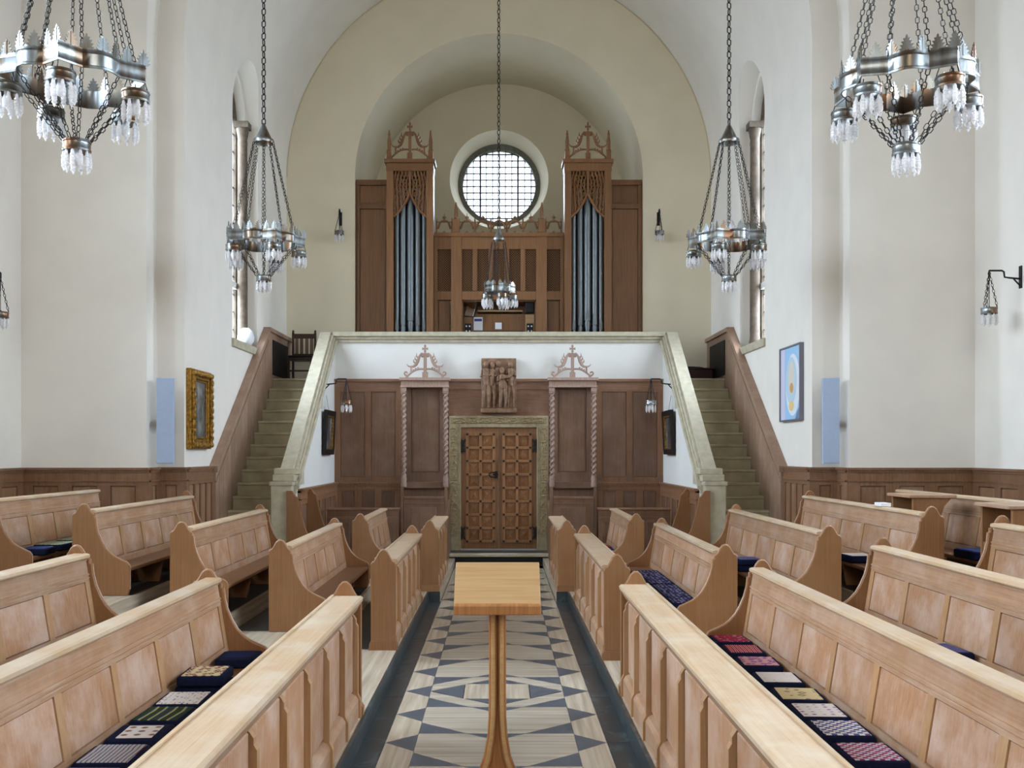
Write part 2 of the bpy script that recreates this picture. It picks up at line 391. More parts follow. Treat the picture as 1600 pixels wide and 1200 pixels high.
for q in (-0.42, 0.42): m.box(q-0.014, q+0.014, 0.06, 0.10, -0.71, 0.71)
m.build('saddle_bar', IRON, w)
# crossing ceiling and east wall (behind the camera)
mb = MB(); mb.box(-7, 7, -5.6, YA, 12.5, 12.8); struct('', obj=mb.build('ceiling', DARKOAKX))  # unseen ceiling, dark timber chosen to cut bounce onto the vault
mb = MB()
mb.box(-7, -1.8, -5.5, -5.2, -0.3, 12.6); mb.box(1.8, 7, -5.5, -5.2, -0.3, 12.6); mb.box(-1.8, 1.8, -5.5, -5.2, -0.3, 4.1); mb.box(-1.8, 1.8, -5.5, -5.2, 9.1, 12.6)
struct('', obj=mb.build('wall_east', PLASTER))
for c in cutters: bpy.data.objects.remove(c, do_unlink=True)

# ------------------------------------------------------------------ floor: patterned aisle, platforms, kerbs
KX = 0.925
fl = MB(); fl.box(-XC, XC, -5.2, 22, -0.3, -0.02); fl = fl.build('floor', SLATE); struct('', obj=fl)
def tile(poly, mat, z=0.0):
    cx = sum(p[0] for p in poly)/len(poly); cy = sum(p[1] for p in poly)/len(poly)
    g = 0.0018; pp = []
    for x, y in poly:
        d = math.hypot(x-cx, y-cy) or 1; pp.append((x-(x-cx)/d*g, y-(y-cy)/d*g))
    MB().prism(pp, 'z', -0.025, z).build('tile', mat, fl)
XFI, XBO = 0.55, 0.76
YC, PER = 8.30, 0.733
for sg in (1, -1):            # rows mirrored about the centre lozenge
    for k in range(0, 13 if sg > 0 else 9):
        yl = YC+sg*(0.515+PER*k); yn = YC+sg*(0.515+PER*(k+1))
        if yl > 17.4: continue
        a, b = -sg*0.286, sg*0.17                    # V: starts a toward the centre at the edge, apex b beyond the line
        xc = XFI*(1-0.286/(0.286+0.17))              # where the V crosses the line
        tile([(-XFI, yl), (-XFI, yl+a), (-xc, yl)], SLATE); tile([(XFI, yl), (XFI, yl+a), (xc, yl)], SLATE)
        tile([(-xc, yl), (xc, yl), (0, yl+b)], SLATE)
        tile([(-XFI, yl), (-xc, yl), (0, yl+b), (xc, yl), (XFI, yl), (XFI, yn+a), (xc, yn), (-xc, yn), (-XFI, yn+a)], TRAVX)
def yv(x, off): return 0.515-0.286+off+(0.286+0.17)*(1-abs(x)/XFI)
for sg in (1, -1):            # centre lozenge: pale band, dark corners, pale middle
    A = 0.229; xc = XFI*(1-0.286/(0.286+0.17))
    for e in (-1, 1):
        tile([(e*XFI, YC+sg*A), (e*xc, YC+sg*0.515), (0, YC+sg*0.515), (0, YC+sg*0.475), (e*XFI, YC+sg*0.015)], TRAVX)
    tile([(-0.25, YC+sg*0.262), (0.25, YC+sg*0.262), (0, YC+sg*0.462)], SLATE)
for e in (-1, 1): tile([(e*0.275, YC-0.228), (e*0.54, YC), (e*0.275, YC+0.228)], SLATE)
tile([(-0.27, YC-0.255), (0.27, YC-0.255), (0.27, YC+0.255), (-0.27, YC+0.255)], TRAVY)
for k in range(-9, 13):
    y = YC+PER*k
    if y > 17.2: continue
    for e in (-1, 1):
        h = 0.195
        tile([(e*XFI, y-h), (e*XFI, y+h), (e*XBO, y)], SLATE)
        tile([(e*XFI, y+h), (e*XBO, y), (e*XBO, y+PER), (e*XFI, y+PER-h)], TRAVY)
for e in (-1, 1):
    y = 0.6
    while y < 13.2:
        y2 = min(y+1.25, 13.24)
        tile([(e*XBO, y), (e*KX, y), (e*KX, y2), (e*XBO, y2)], KERBM); y = y2
tile([(-0.78, 17.0), (0.78, 17.0), (0.78, 17.42), (-0.78, 17.42)], KERBM)
NEARY = {-1: 7.08, 1: 7.69}; MIDY = {-1: 9.36, 1: 8.90}
ZP = 0.13; TIER = [0.13, 0.30, 0.47, 0.64]; TX = [KX, 1.60, 2.50, 3.42, XC]
for s in (-1, 1):
    root = struct('floor_platform_'+SIDE[s])
    for k in range(4):
        mb = MB(); mb.box(*sorted((s*TX[k], s*TX[k+1])), -2.0, 12.5, -0.25, TIER[k]); mb.build('tier', TRAVY, root)
        mb = MB(); mb.box(*sorted((s*(TX[k]-0.006), s*(TX[k]+0.02))), -2.0, 12.5, TIER[k-1] if k else 0, TIER[k]+0.003); mb.build('kerb', TRAVY if k else KERBM, root)
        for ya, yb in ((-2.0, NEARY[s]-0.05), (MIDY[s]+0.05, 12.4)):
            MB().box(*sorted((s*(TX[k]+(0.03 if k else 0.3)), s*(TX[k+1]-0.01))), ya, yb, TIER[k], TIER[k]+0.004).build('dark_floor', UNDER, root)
    mb = MB(); mb.box(*sorted((s*KX, s*XC)), 12.5, 12.66, -0.25, ZP); mb.box(*sorted((s*KX, s*4.11)), 12.66, 13.24, -0.25, ZP); mb.box(*sorted((s*0.78, s*4.11)), 13.24, 18.1, -0.25, ZP); mb.build('landing_slab', TRAVY, root)
    mb = MB(); mb.box(*sorted((s*(KX-0.006), s*(KX+0.02))), 12.5, 13.24, 0, ZP+0.003); mb.box(*sorted((s*0.774, s*0.925)), 13.225, 13.25, 0, ZP+0.003); mb.build('kerb', KERBM, root)
    mb = MB(); mb.box(*sorted((s*0.768, s*0.80)), 13.235, 17.4, 0, ZP+0.003); mb.build('kerb', TRAVY, root)
# steps up to the door
st = struct('doorstep')
MB().box(-0.90, 0.90, 17.45, 18.1, -0.02, 0.15).build('riser', BLACK, st)
MB().box(-0.90, 0.90, 17.40, 17.62, 0.15, 0.20).build('nosing', STONE, st, bevel=0.008)
MB().box(-0.90, 0.90, 17.62, 18.1, 0.15, 0.20).build('tread', KERBM, st)

# ------------------------------------------------------------------ panelling helper: frame + recessed panels, along x or y
TN = [0]
def panelling(along, fixed, out, a0, a1, z0, z1, cols, rows, mat_f, mat_p, name=None, cap=0.06, frieze=0.0, stile=0.09, t=0.05, parent=None, rail_lo=0.12, skip=()):
    """panelled boarding on the plane `fixed`, standing out by `out` (signed); cols = number of panels, rows = list of (zlo, zhi)"""
    TN[0] += 1
    if parent is None: parent = struct(name or 'trim_%d' % TN[0])
    def T(a, d, z):
        return (a, fixed+out*d, z) if along == 'x' else (fixed+out*d, a, z)
    mb = MB(T); mb.box(a0, a1, 0, t*0.45, z0, z1)
    cw = (a1-a0-stile)/cols
    for k in range(cols+1): mb.box(a0+k*cw, a0+k*cw+stile, t*0.45, t, z0, z1)
    zs = [z0]+[v for r in rows for v in r]+[z1]
    for k in range(0, len(zs), 2):
        for c in range(cols): mb.box(a0+c*cw+stile, a0+(c+1)*cw, t*0.45, t, zs[k], zs[k+1])
    mb.build('frame', mat_f, parent)
    for zl, zh in rows:
        for c in range(cols):
            if c in skip: continue
            p = MB(T); x0 = a0+c*cw+stile+0.011; x1 = a0+(c+1)*cw-0.011
            p.box(x0, x1, t*0.45, t*0.7, zl+0.011, zh-0.011)
            p.build('panel', mat_p, parent)
    if cap:
        c = MB(T); c.box(a0, a1, 0, t+0.035, z1, z1+0.03); c.box(a0, a1, 0, t+0.015, z1-0.03, z1)
        if frieze: c.box(a0, a1, 0, t+0.012, z1-frieze, z1-frieze+0.018)
        c.build('cap_rail', mat_f, parent)
    return parent

# wainscot round the crossing and the first bay of the nave
for s in (-1, 1):
    zt = ZWAIN-0.03
    panelling('x', YF, -1, min(s*(XB-0.05), s*XC), max(s*(XB-0.05), s*XC), 0.6, zt, 3, [(0.75, 1.56)], WAINSF, WAINS, frieze=0.15, stile=0.17)
    panelling('x', YA, -1, min(s*(XN-0.05), s*XB), max(s*(XN-0.05), s*XB), 0.1, zt, 1, [(0.4, 1.56)], WAINSF, WAINS, frieze=0.15, stile=0.13)
    panelling('y', s*XB, -s, YF+0.001, YA-0.051, 0.1, zt, 1, [(0.4, 1.56)], WAINSF, WAINS, frieze=0.15, stile=0.10)
    panelling('y', s*XC, -s, 7.0, YF-0.051, 0.6, zt, 10, [(0.75, 1.56)], WAINSF, WAINS, frieze=0.15, stile=0.14)
    panelling('y', s*XN, -s, YA+0.001, 14.2, 0.1, zt, 4, [(0.4, 1.56)], WAINSF, WAINS, frieze=0.15, stile=0.07)

# ------------------------------------------------------------------ staircases, stair walls, gallery
NR, RIS, TRD = 16, 3.17/16, 0.266
YTOP = 17.75
for s in (-1, 1):
    stc = struct('staircase_'+SIDE[s])
    for k in range(NR):
        y0 = YTOP-(NR-1-k)*TRD; z = ZP+RIS*(k+1); y1 = y0+TRD if k < NR-1 else YE
        mb = MB(); mb.box(*sorted((s*3.17, s*4.05)), y0+0.02, y1+0.02 if k < NR-1 else y1, max(0, z-0.7), z-0.04)
        mb.box(*sorted((s*3.17, s*4.05)), y0, y1, z-0.04, z); mb.build('step', STAIRSTONE, stc, bevel=0.008)
    # boarded dado that climbs with the stairs
    dd = struct('trim_stair_dado_'+SIDE[s])
    def ztop(y): return 1.79 if y < 14.2 else (min(4.14, 1.79+(y-14.2)*0.7344))
    y = 14.2
    while y < 17.39:
        y2 = min(y+0.2, 17.4)
        zb = lambda q: max(0.1, ZP+(q-13.8)*0.745-0.1)
        MB().prism([(y+0.003, zb(y)), (y2-0.003, zb(y2)), (y2-0.003, ztop(y2)-0.01), (y+0.003, ztop(y)-0.01)], 'x', s*4.03, s*4.11).build('plank', DADO, dd); y = y2
    MB().prism([(14.16, 1.70), (17.42, 4.08), (17.42, 4.17), (14.16, 1.79)], 'x', s*3.99, s*4.11).build('cap_rail', DADO, dd)
    MB().prism([(14.2, 1.55), (17.42, 3.92), (17.42, 3.95), (14.2, 1.58)], 'x', s*4.02, s*4.05).build('moulding', DADO, dd)
    m = MB(); m.box(*sorted((s*4.03, s*4.11)), 17.4, YE, ZG-0.25, 4.10); m.build('landing_board', DADO, dd)
    MB().box(*sorted((s*3.99, s*4.11)), 17.40, YE, 4.10, 4.17).build('cap_rail', DADO, dd)
    MB().box(*sorted((s*4.01, s*4.035)), 17.72, 18.95, 3.36, 3.98).build('dark_panel', BLACK, dd)
    # stair wall, its stone coping and newel
    sw = struct('wall_stair_'+SIDE[s])
    sl = (4.05-1.62)/3.3
    MB().prism([(14.7, -0.2), (YD+0.02, -0.2), (YD+0.02, 4.05), (18.0, 4.05), (14.7, 1.62)], 'x', s*XS, s*3.17).build('wall_face', GALLERYWHITE, sw)
    cp = MB()
    def cop(x0, x1, za, zb):
        cp.prism([(14.6, 1.62-0.1*sl+za), (18.0, 4.05+za), (18.12, 4.05+za), (18.12, 4.05+zb), (17.97, 4.05+zb), (14.6, 1.62-0.1*sl+zb)], 'x', s*x0, s*x1)
    cop(2.955, 3.20, -0.17, -0.11); cop(2.92, 3.20, -0.11, -0.05); cop(2.96, 3.22, -0.05, 0.01); cop(2.985, 3.22, 0.01, 0.05); cop(3.03, 3.23, 0.05, 0.10)
    cp.build('coping', STONE, sw, bevel=0.008)
    n = MB(); n.box(*sorted((s*3.0, s*3.30)), 14.42, 14.74, 0, 1.56); n.build('newel', STONE, sw, bevel=0.012)
    n = MB(); n.box(*sorted((s*2.98, s*3.32)), 14.40, 14.76, 1.50, 1.56); n.box(*sorted((s*2.96, s*3.28)), 14.44, 14.76, 1.56, 1.66); n.box(*sorted((s*2.93, s*3.27)), 14.5, 14.78, 1.66, 1.75); n.build('newel_cap', STONE, sw, bevel=0.012)
    for yb, zb in ((16.55, 2.72), (14.95, 1.50)):
        MB().box(*sorted((s*(XS-0.012), s*XS)), yb, yb+0.25, zb, zb+0.36).build('coping_block', STONE, sw)
    # oak dado on the inner face
    panelling('y', s*XS, -s, 14.76, YD-0.04, ZP, 1.41, 6, [(0.35, 1.2)], DARKOAKF, DARKOAK, frieze=0.14, stile=0.12)
# gallery floor, parapet and moulded coping
gal = struct('floor_gallery'); MB().box(-4.1, 4.1, YD+0.02, 21.95, ZG-0.3, ZG).build('slab', STAIRSTONE, gal)
wg = struct('wall_gallery')
MB().box(-XS, XS, YD, YD+0.2, -0.2, 4.0).build('parapet', GALLERYWHITE, wg)
cp = MB()
for d, z0, z1 in ((0.03, 3.97, 4.03), (0.06, 4.03, 4.08), (0.10, 4.08, 4.16)): cp.box(-3.0, 3.0, YD-d, YD+0.24, z0, z1)
cp.build('coping', STONE, wg, bevel=0.006)

# ------------------------------------------------------------------ oak screen of the door wall
for s in (-1, 1):
    a0, a1 = sorted((s*1.76, s*XS))
    panelling('x', YD, -1, a0, a1, ZP, 1.41, 3, [(0.3, 0.86), (0.92, 1.28)], DARKOAKF, DARKOAK, frieze=0.10, stile=0.13, name='trim_dado_'+SIDE[s])
    r = panelling('x', YD, -1, a0, a1, 1.44, 3.12, 2, [(1.53, 3.08)], DARKOAKF, DARKOAK, cap=0, stile=0.11, name='trim_screen_'+SIDE[s])
    c = MB(); c.box(a0, a1, YD-0.05, YD, 3.12, 3.26); c.box(a0, a1, YD-0.09, YD, 3.26, 3.31); c.build('cornice', DARKOAKX, r)
    c = MB()
    for k in range(3): x = a0+k*(a1-a0-0.11)/2; c.box(x-0.01, x+0.12, YD-0.055, YD, 1.47, 1.56)
    c.build('plinth_block', DARKOAK, r)
r = struct('trim_overdoor'); MB().box(-0.93, 0.93, YD-0.03, YD, 2.62, 3.12).build('board', DARKOAKX, r)
c = MB(); c.box(-0.93, 0.93, YD-0.05, YD, 3.12, 3.26); c.box(-0.93, 0.93, YD-0.09, YD, 3.26, 3.31); c.build('cornice', DARKOAKX, r)
# stone door case with carved bands
dc = struct('trim_doorcase')
m = MB(); m.box(-0.90, -0.685, YD-0.10, YD, 0.2, 2.64); m.box(0.685, 0.90, YD-0.10, YD, 0.2, 2.64); m.box(-0.685, 0.685, YD-0.10, YD, 2.43, 2.64); m.build('surround', DOORSTONE, dc, bevel=0.008)
def knot(cx, cz, w, h):
    k = MB()
    for q in range(2):
        pts = [(cx+w*math.sin(2*t+q*PI), YD-0.105-0.004*math.cos(3*t), cz+h*math.cos(t)) for t in [2*PI*i/28 for i in range(28)]]
        k.tube(pts, 0.013, 5, closed=True)
    k.build('carved_knot', CARVSTONE, dc, smooth=True)
for e in (-1, 1):
    m = MB(); m.box(*sorted((e*0.755, e*0.875)), YD-0.108, YD-0.099, 0.45, 2.45); m.build('carved_band', CARVSTONE, dc)
    m = MB(); m.box(*sorted((e*0.735, e*0.745)), YD-0.112, YD-0.099, 0.3, 2.5); m.box(*sorted((e*0.70, e*0.71)), YD-0.112, YD-0.099, 0.3, 2.46); m.build('bead', DOORSTONE, dc)
    for k in range(8): knot(e*0.815, 0.6+k*0.245, 0.05, 0.105)
m = MB(); m.box(-0.86, 0.86, YD-0.108, YD-0.099, 2.50, 2.61); m.build('carved_band', CARVSTONE, dc)
for k in range(7): knot(-0.72+k*0.24, 2.555, 0.10, 0.045)
# double door: each leaf a lattice of rails with square panels, studs and iron hinges
d = struct('door_1', loc=(0, YD-0.02, 0.24)); H = 2.19
for e in (-1, 1):
    T = lambda a, b, c, e=e: (e*a, b, c)
    leaf = MB(T).box(0.006, 0.683, -0.02, 0.02, 0, H).build('door_leaf', DOOROAK, d)
    xs = [0.09, 0.33, 0.57]; zs_ = [0.13+k*0.242 for k in range(9)]
    f = MB(T)
    for x in xs: f.box(x-0.026, x+0.026, -0.075, -0.02, zs_[0]-0.026, zs_[-1]+0.026)
    for z in zs_: f.box(xs[0]-0.026, xs[-1]+0.026, -0.072, -0.02, z-0.024, z+0.024)
    f.build('lattice', DOOROAK, leaf)
    stud = MB().prism([(-0.018, -0.018), (0.018, -0.018), (0.018, 0.018), (-0.018, 0.018)], 'y', -0.014, 0.0).mesh('stud')
    pan = MB(); i = pan.add([(-0.093, 0, -0.095), (0.093, 0, -0.095), (0.093, 0, 0.095), (-0.093, 0, 0.095), (0, -0.022, 0)]); pan.F += [[i, i+1, i+4], [i+1, i+2, i+4], [i+2, i+3, i+4], [i+3, i, i+4], [i+3, i+2, i+1, i]]
    pan = pan.mesh('panel')
    for z in zs_:
        for x in xs: link('stud', stud, BLACKIRON, leaf, loc=(e*x, -0.074, z))
    for z in zs_[:-1]:
        for x in xs[:-1]: link('panel', pan, DOOROAK, leaf, loc=(e*(x+0.12), -0.021, z+0.121))
    for z in (0.28, 1.86):
        hg = MB(T); hg.prism([(0.60, z-0.12), (0.655, z-0.09), (0.68, z-0.13), (0.68, z+0.13), (0.655, z+0.09), (0.60, z+0.12), (0.635, z+0.03), (0.62, z), (0.635, z-0.03)], 'y', -0.085, -0.02); hg.build('hinge', BLACKIRON, leaf)
hd = MB(); hd.box(-0.075, -0.02, -0.10, -0.02, 1.27, 1.40); hd.tube([(-0.05+0.075*math.cos(t)-0.05, -0.11, 1.335+0.045*math.sin(t)) for t in [2*PI*i/16 for i in range(16)]], 0.011, 6, closed=True); hd.build('ring_handle', BLACKIRON, d, smooth=True)

# canopied niches with twisted columns and carved crests
def crest(parent, mat, w, h, y, z0, x0=0):
    """carved crest: cross on a shaft, scrolled brackets either side"""
    c = MB(); sx = w/2
    c.box(x0-0.05, x0+0.05, y-0.03, y+0.03, z0, z0+0.10*h/0.56)
    c.box(x0-0.028, x0+0.028, y-0.022, y+0.022, z0, z0+0.72*h)
    c.box(x0-0.04, x0+0.04, y-0.03, y+0.03, z0+0.70*h, z0+0.74*h)
    c.box(x0-0.014, x0+0.014, y-0.012, y+0.012, z0+0.72*h, z0+h)
    zc = z0+0.88*h; q = 0.052
    for ax, az in ((1, 0), (-1, 0), (0, 1), (0, -1)):
        c.prism([(x0+ax*0.008-az*0.009, zc+az*0.008-ax*0.009), (x0+ax*q-az*0.024, zc+az*q-ax*0.024), (x0+ax*q+az*0.024, zc+az*q+ax*0.024), (x0+ax*0.008+az*0.009, zc+az*0.008+ax*0.009)], 'y', y-0.015, y+0.015)
    c.build('cross_shaft', mat, parent)
    for e in (-1, 1):
        b = MB()
        # lower scroll bracket
        pts = [(x0+e*(0.03+t*(sx-0.09)), y, z0+h*(0.27-0.19*t**1.3+0.05*math.sin(t*PI))) for t in [i/10 for i in range(11)]]
        cx, cz = x0+e*(sx-0.03), z0+h*0.15
        pts += [(cx+e*0.045*math.cos(a)*(1-k/12), y, cz+0.045*math.sin(a)*(1-k/12)) for k, a in enumerate([-1.9+i*0.55 for i in range(11)])]
        b.tube(pts, [0.017]*11+[0.015]*11, 6)
        b.box(cx-0.03-e*0.02, cx+0.02-e*0.02, y-0.02, y+0.02, z0, z0+h*0.10)
        b.box(x0+e*sx*0.68-0.014, x0+e*sx*0.68+0.014, y-0.012, y+0.012, z0+h*0.14, z0+h*0.34)
        for t in (0.35, 0.5, 0.65, 0.8):
            b.ball((x0+e*(0.03+t*(sx-0.09)), y, z0+h*(0.27-0.19*t**1.3+0.05*math.sin(t*PI))+0.022), 0.018, 6, 4)
        b.build('lower_scroll', mat, parent, smooth=True)
        # upper leafy scroll
        b = MB()
        P = [(0.06, 0.66), (0.10, 0.72), (0.17, 0.73), (0.25, 0.68), (0.31, 0.60), (0.37, 0.50), (0.45, 0.40), (0.56, 0.345), (0.70, 0.34), (0.82, 0.36), (0.90, 0.42)]
        pts = [(x0+e*sx*p, y, z0+h*q) for p, q in P]
        b.tube(pts, [0.022, 0.028, 0.022, 0.02, 0.024, 0.03, 0.028, 0.022, 0.016, 0.011, 0.004], 6)
        b.ball((x0+e*sx*0.13, y, z0+h*0.67), (0.03, 0.025, 0.03), 8, 5)
        for p, q, a in ((0.33, 0.60, 1.1), (0.40, 0.52, 1.0), (0.47, 0.44, 0.9)):
            b.tube([(x0+e*sx*p, y, z0+h*q), (x0+e*(sx*p+0.035), y, z0+h*q+0.03), (x0+e*(sx*p+0.03), y, z0+h*q+0.085*a)], [0.02, 0.014, 0.003], 5)
        b.build('upper_scroll', mat, parent, smooth=True)
for s in (-1, 1):
    nt_ = thing('canopied_niche', 'tall oak niche with twisted columns, %s of the studded door' % SIDE[s], 'niche', (s*1.325, YD-0.05, 0), group='niches beside the door')
    w = 0.42
    MB().box(-w, w, -0.02, 0.04, 1.30, 3.14).build('back_board', DARKOAK, nt_)
    m = MB(); m.box(-w+0.07, -w+0.16, -0.06, -0.02, 1.45, 3.14); m.box(w-0.16, w-0.07, -0.06, -0.02, 1.45, 3.14); m.box(-w+0.16, w-0.16, -0.06, -0.02, 1.45, 1.62); m.build('inner_frame', DARKOAK, nt_)
    MB().box(-w+0.18, w-0.18, -0.035, -0.02, 1.64, 3.12).build('panel', DARKOAK, nt_)
    m = MB(); m.box(-w-0.01, w+0.01, -0.30, 0.04, 3.14, 3.17); m.box(-w+0.0, w-0.0, -0.28, 0.04, 3.17, 3.26); m.box(-w-0.03, w+0.03, -0.33, 0.04, 3.26, 3.315); m.build('cornice', CARVED, nt_, bevel=0.006)
    MB().box(-w+0.0, w-0.0, -0.22, 0.04, 1.33, 1.45).build('ledge', DARKOAK, nt_, bevel=0.01)
    MB().box(-w+0.0, w-0.0, -0.10, 0.04, ZP+0.003, 1.33).build('lower_board', DARKOAK, nt_)
    for e in (-1, 1):
        col = MB(); n = 12; L = 110
        rings = []
        for k in range(L+1):
            z = 1.56+1.48*k/L; tw = k/L*2*PI*15
            rings.append(col.add([(e*(w-0.045)+(0.036+0.015*math.cos(2*(2*PI*j/n)-tw))*math.cos(2*PI*j/n), -0.235+(0.036+0.015*math.cos(2*(2*PI*j/n)-tw))*math.sin(2*PI*j/n), z) for j in range(n)]))
        for A, B in zip(rings, rings[1:]):
            for j in range(n): col.F.append([A+j, A+(j+1) % n, B+(j+1) % n, B+j])
        col.lathe([(0.05, 1.36), (0.055, 1.42), (0.045, 1.45), (0.055, 1.50), (0.04, 1.56)], (e*(w-0.045), -0.235, 0), 12)
        col.lathe([(0.04, 3.02), (0.055, 3.05), (0.045, 3.07)], (e*(w-0.045), -0.235, 0), 12)
        col.box(e*(w-0.045)-0.05, e*(w-0.045)+0.05, -0.285, -0.185, 3.07, 3.14)
        col.build('twisted_column', CARVED, nt_, smooth=True)
    crest(nt_, CARVED, 0.74, 0.60, -0.14, 3.315)
    # panelled stall front before the niche
    sf = thing('stall_front', 'panelled oak stall front below the %s niche' % SIDE[s], 'stall', (s*1.255, 16.7, ZP), group='stalls beside the door')
    m = MB(); m.box(-0.34, 0.34, 0, 0.05, 0, 1.10); m.build('front_board', DARKOAK, sf)
    m = MB(); m.box(-0.21, 0.21, -0.012, 0.0, 0.2, 0.93); m.build('panel', DARKOAK, sf, bevel=0.006)
    m = MB(); m.box(-0.34, 0.34, -0.02, 0.06, 1.07, 1.11); m.box(-0.34, 0.34, -0.012, 0.0, 0.98, 1.0); m.build('top_rail', DARKOAK, sf, bevel=0.005)
    for e in (-1, 1):
        MB().prism([(0, 0), (1.2, 0), (1.2, 1.0), (0.45, 0.85), (0.1, 1.15), (0.06, 1.28), (0, 1.28)], 'x', e*0.345, e*0.39).build('side_panel', DARKOAK, sf, bevel=0.006)
    MB().box(-0.335, 0.335, 0.55, 1.15, 0.38, 0.42).build('seat', DARKOAK, sf)
    # long low desk in front of the dado
    dk = thing('low_desk', 'low oak desk front across the %s corner by the stair wall' % SIDE[s], 'desk', (s*2.24, 16.4, ZP))
    m = MB(); m.box(-0.59, 0.59, 0, 0.05, 0, 0.92); m.build('front_board', DARKOAK, dk)
    MB().box(-0.60, 0.60, -0.03, 0.22, 0.90, 0.93).build('top', DARKOAKX, dk, bevel=0.006)
    for k in range(3): MB().box(-0.53+k*0.37, -0.21+k*0.37, -0.012, 0.0, 0.12, 0.70).build('panel', DARKOAK, dk, bevel=0.005)
    MB().box(-0.59, 0.59, -0.015, 0, 0.76, 0.79).build('moulding', DARKOAKX, dk)
    # bench ends against the stair wall
    wb = thing('wall_bench', 'oak bench with tall curved ends against the %s stair wall' % SIDE[s], 'bench', (s*3.06, 14.36, ZP))
    pe = [(0, 0), (0, 1.30), (0.08, 1.30), (0.13, 1.22), (0.16, 1.20), (0.20, 1.0), (0.28, 0.74), (0.36, 0.56), (0.46, 0.46), (0.50, 0.40), (0.50, 0)]
    for y, x0 in ((0, 0.0), (0.92, 0.10)):
        MB().prism([(-s*(p+x0), q) for p, q in pe], 'y', y, y+0.05).build('bench_end', PEWEND, wb, bevel=0.006)
    MB().box(*sorted((-s*0.14, -s*0.56)), 0.05, 0.92, 0.36, 0.40).build('seat', DARKOAK, wb)

# carved relief over the door
rl = thing('carved_relief', 'brown carved relief of standing figures above the doorway', 'relief', (0, YD-0.03, 2.69))
m = MB(); m.box(-0.315, 0.315, -0.08, 0, 0.05, 0.99); m.build('slab', BRONZE, rl, bevel=0.01)
m = MB(); m.box(-0.325, 0.325, -0.16, 0, 0.0, 0.09); m.build('ledge', BRONZE, rl, bevel=0.02)
def figure(x, hz, lean, depth, short=False):
    f = MB(); y = -0.12-depth
    hip = 0.09+(hz-0.09)*0.50; sh = hz-0.14
    f.ball((x+lean, y-0.005, hz-0.045), (0.043, 0.045, 0.056), 10, 7)
    f.ball((x+lean, y+0.012, hz-0.02), (0.050, 0.045, 0.048), 10, 6)
    f.tube([(x+lean, y, hz-0.08), (x+lean*0.8, y, sh+0.02)], [0.022, 0.03], 8)
    f.tube([(x+lean*0.8, y, sh+0.03), (x+lean*0.5, y-0.005, (sh+hip)/2), (x, y, hip)], [0.062, 0.066, 0.058], 10)
    for e in (-1, 1):
        f.tube([(x+lean*0.8+e*0.062, y, sh+0.01), (x+lean*0.6+e*0.085, y-0.02, (sh+hip)/2+0.03), (x+lean*0.5+e*0.035+0.03, y-0.065, (sh+hip)/2+0.05)], [0.026, 0.023, 0.016], 7)
        kn = (x+e*0.045+0.012, y-0.025, (hip+0.09)/2+0.02)
        f.tube([(x+e*0.032, y, hip), kn, (x+e*0.05, y-0.005, 0.115), (x+e*0.055+0.01, y-0.05, 0.098)], [0.044, 0.034, 0.020, 0.014], 7)
    for k in range(5):
        xx = x-0.06+k*0.03
        f.tube([(xx, y-0.02, hip+0.10), (xx*1.0+0.008*math.sin(k*2), y-0.03, hip-0.03), (xx+0.012*math.sin(k*3+1), y-0.025, hip-0.15)], [0.012, 0.016, 0.010], 5)
    f.build('figure', BRONZE, rl, smooth=True)
for x, hz, lean, dp in ((-0.235, 0.90, 0.0, 0.02), (-0.135, 0.89, 0.02, 0.0), (-0.02, 0.92, 0.0, -0.03), (0.07, 0.79, -0.01, 0.05), (0.21, 0.90, 0.0, 0.0)): figure(x, hz, lean, dp)
m = MB(); m.prism([(0.02, 0.60), (0.20, 0.63), (0.27, 0.69), (0.10, 0.66)], 'y', -0.27, -0.17); m.build('open_book', BRONZE, rl)

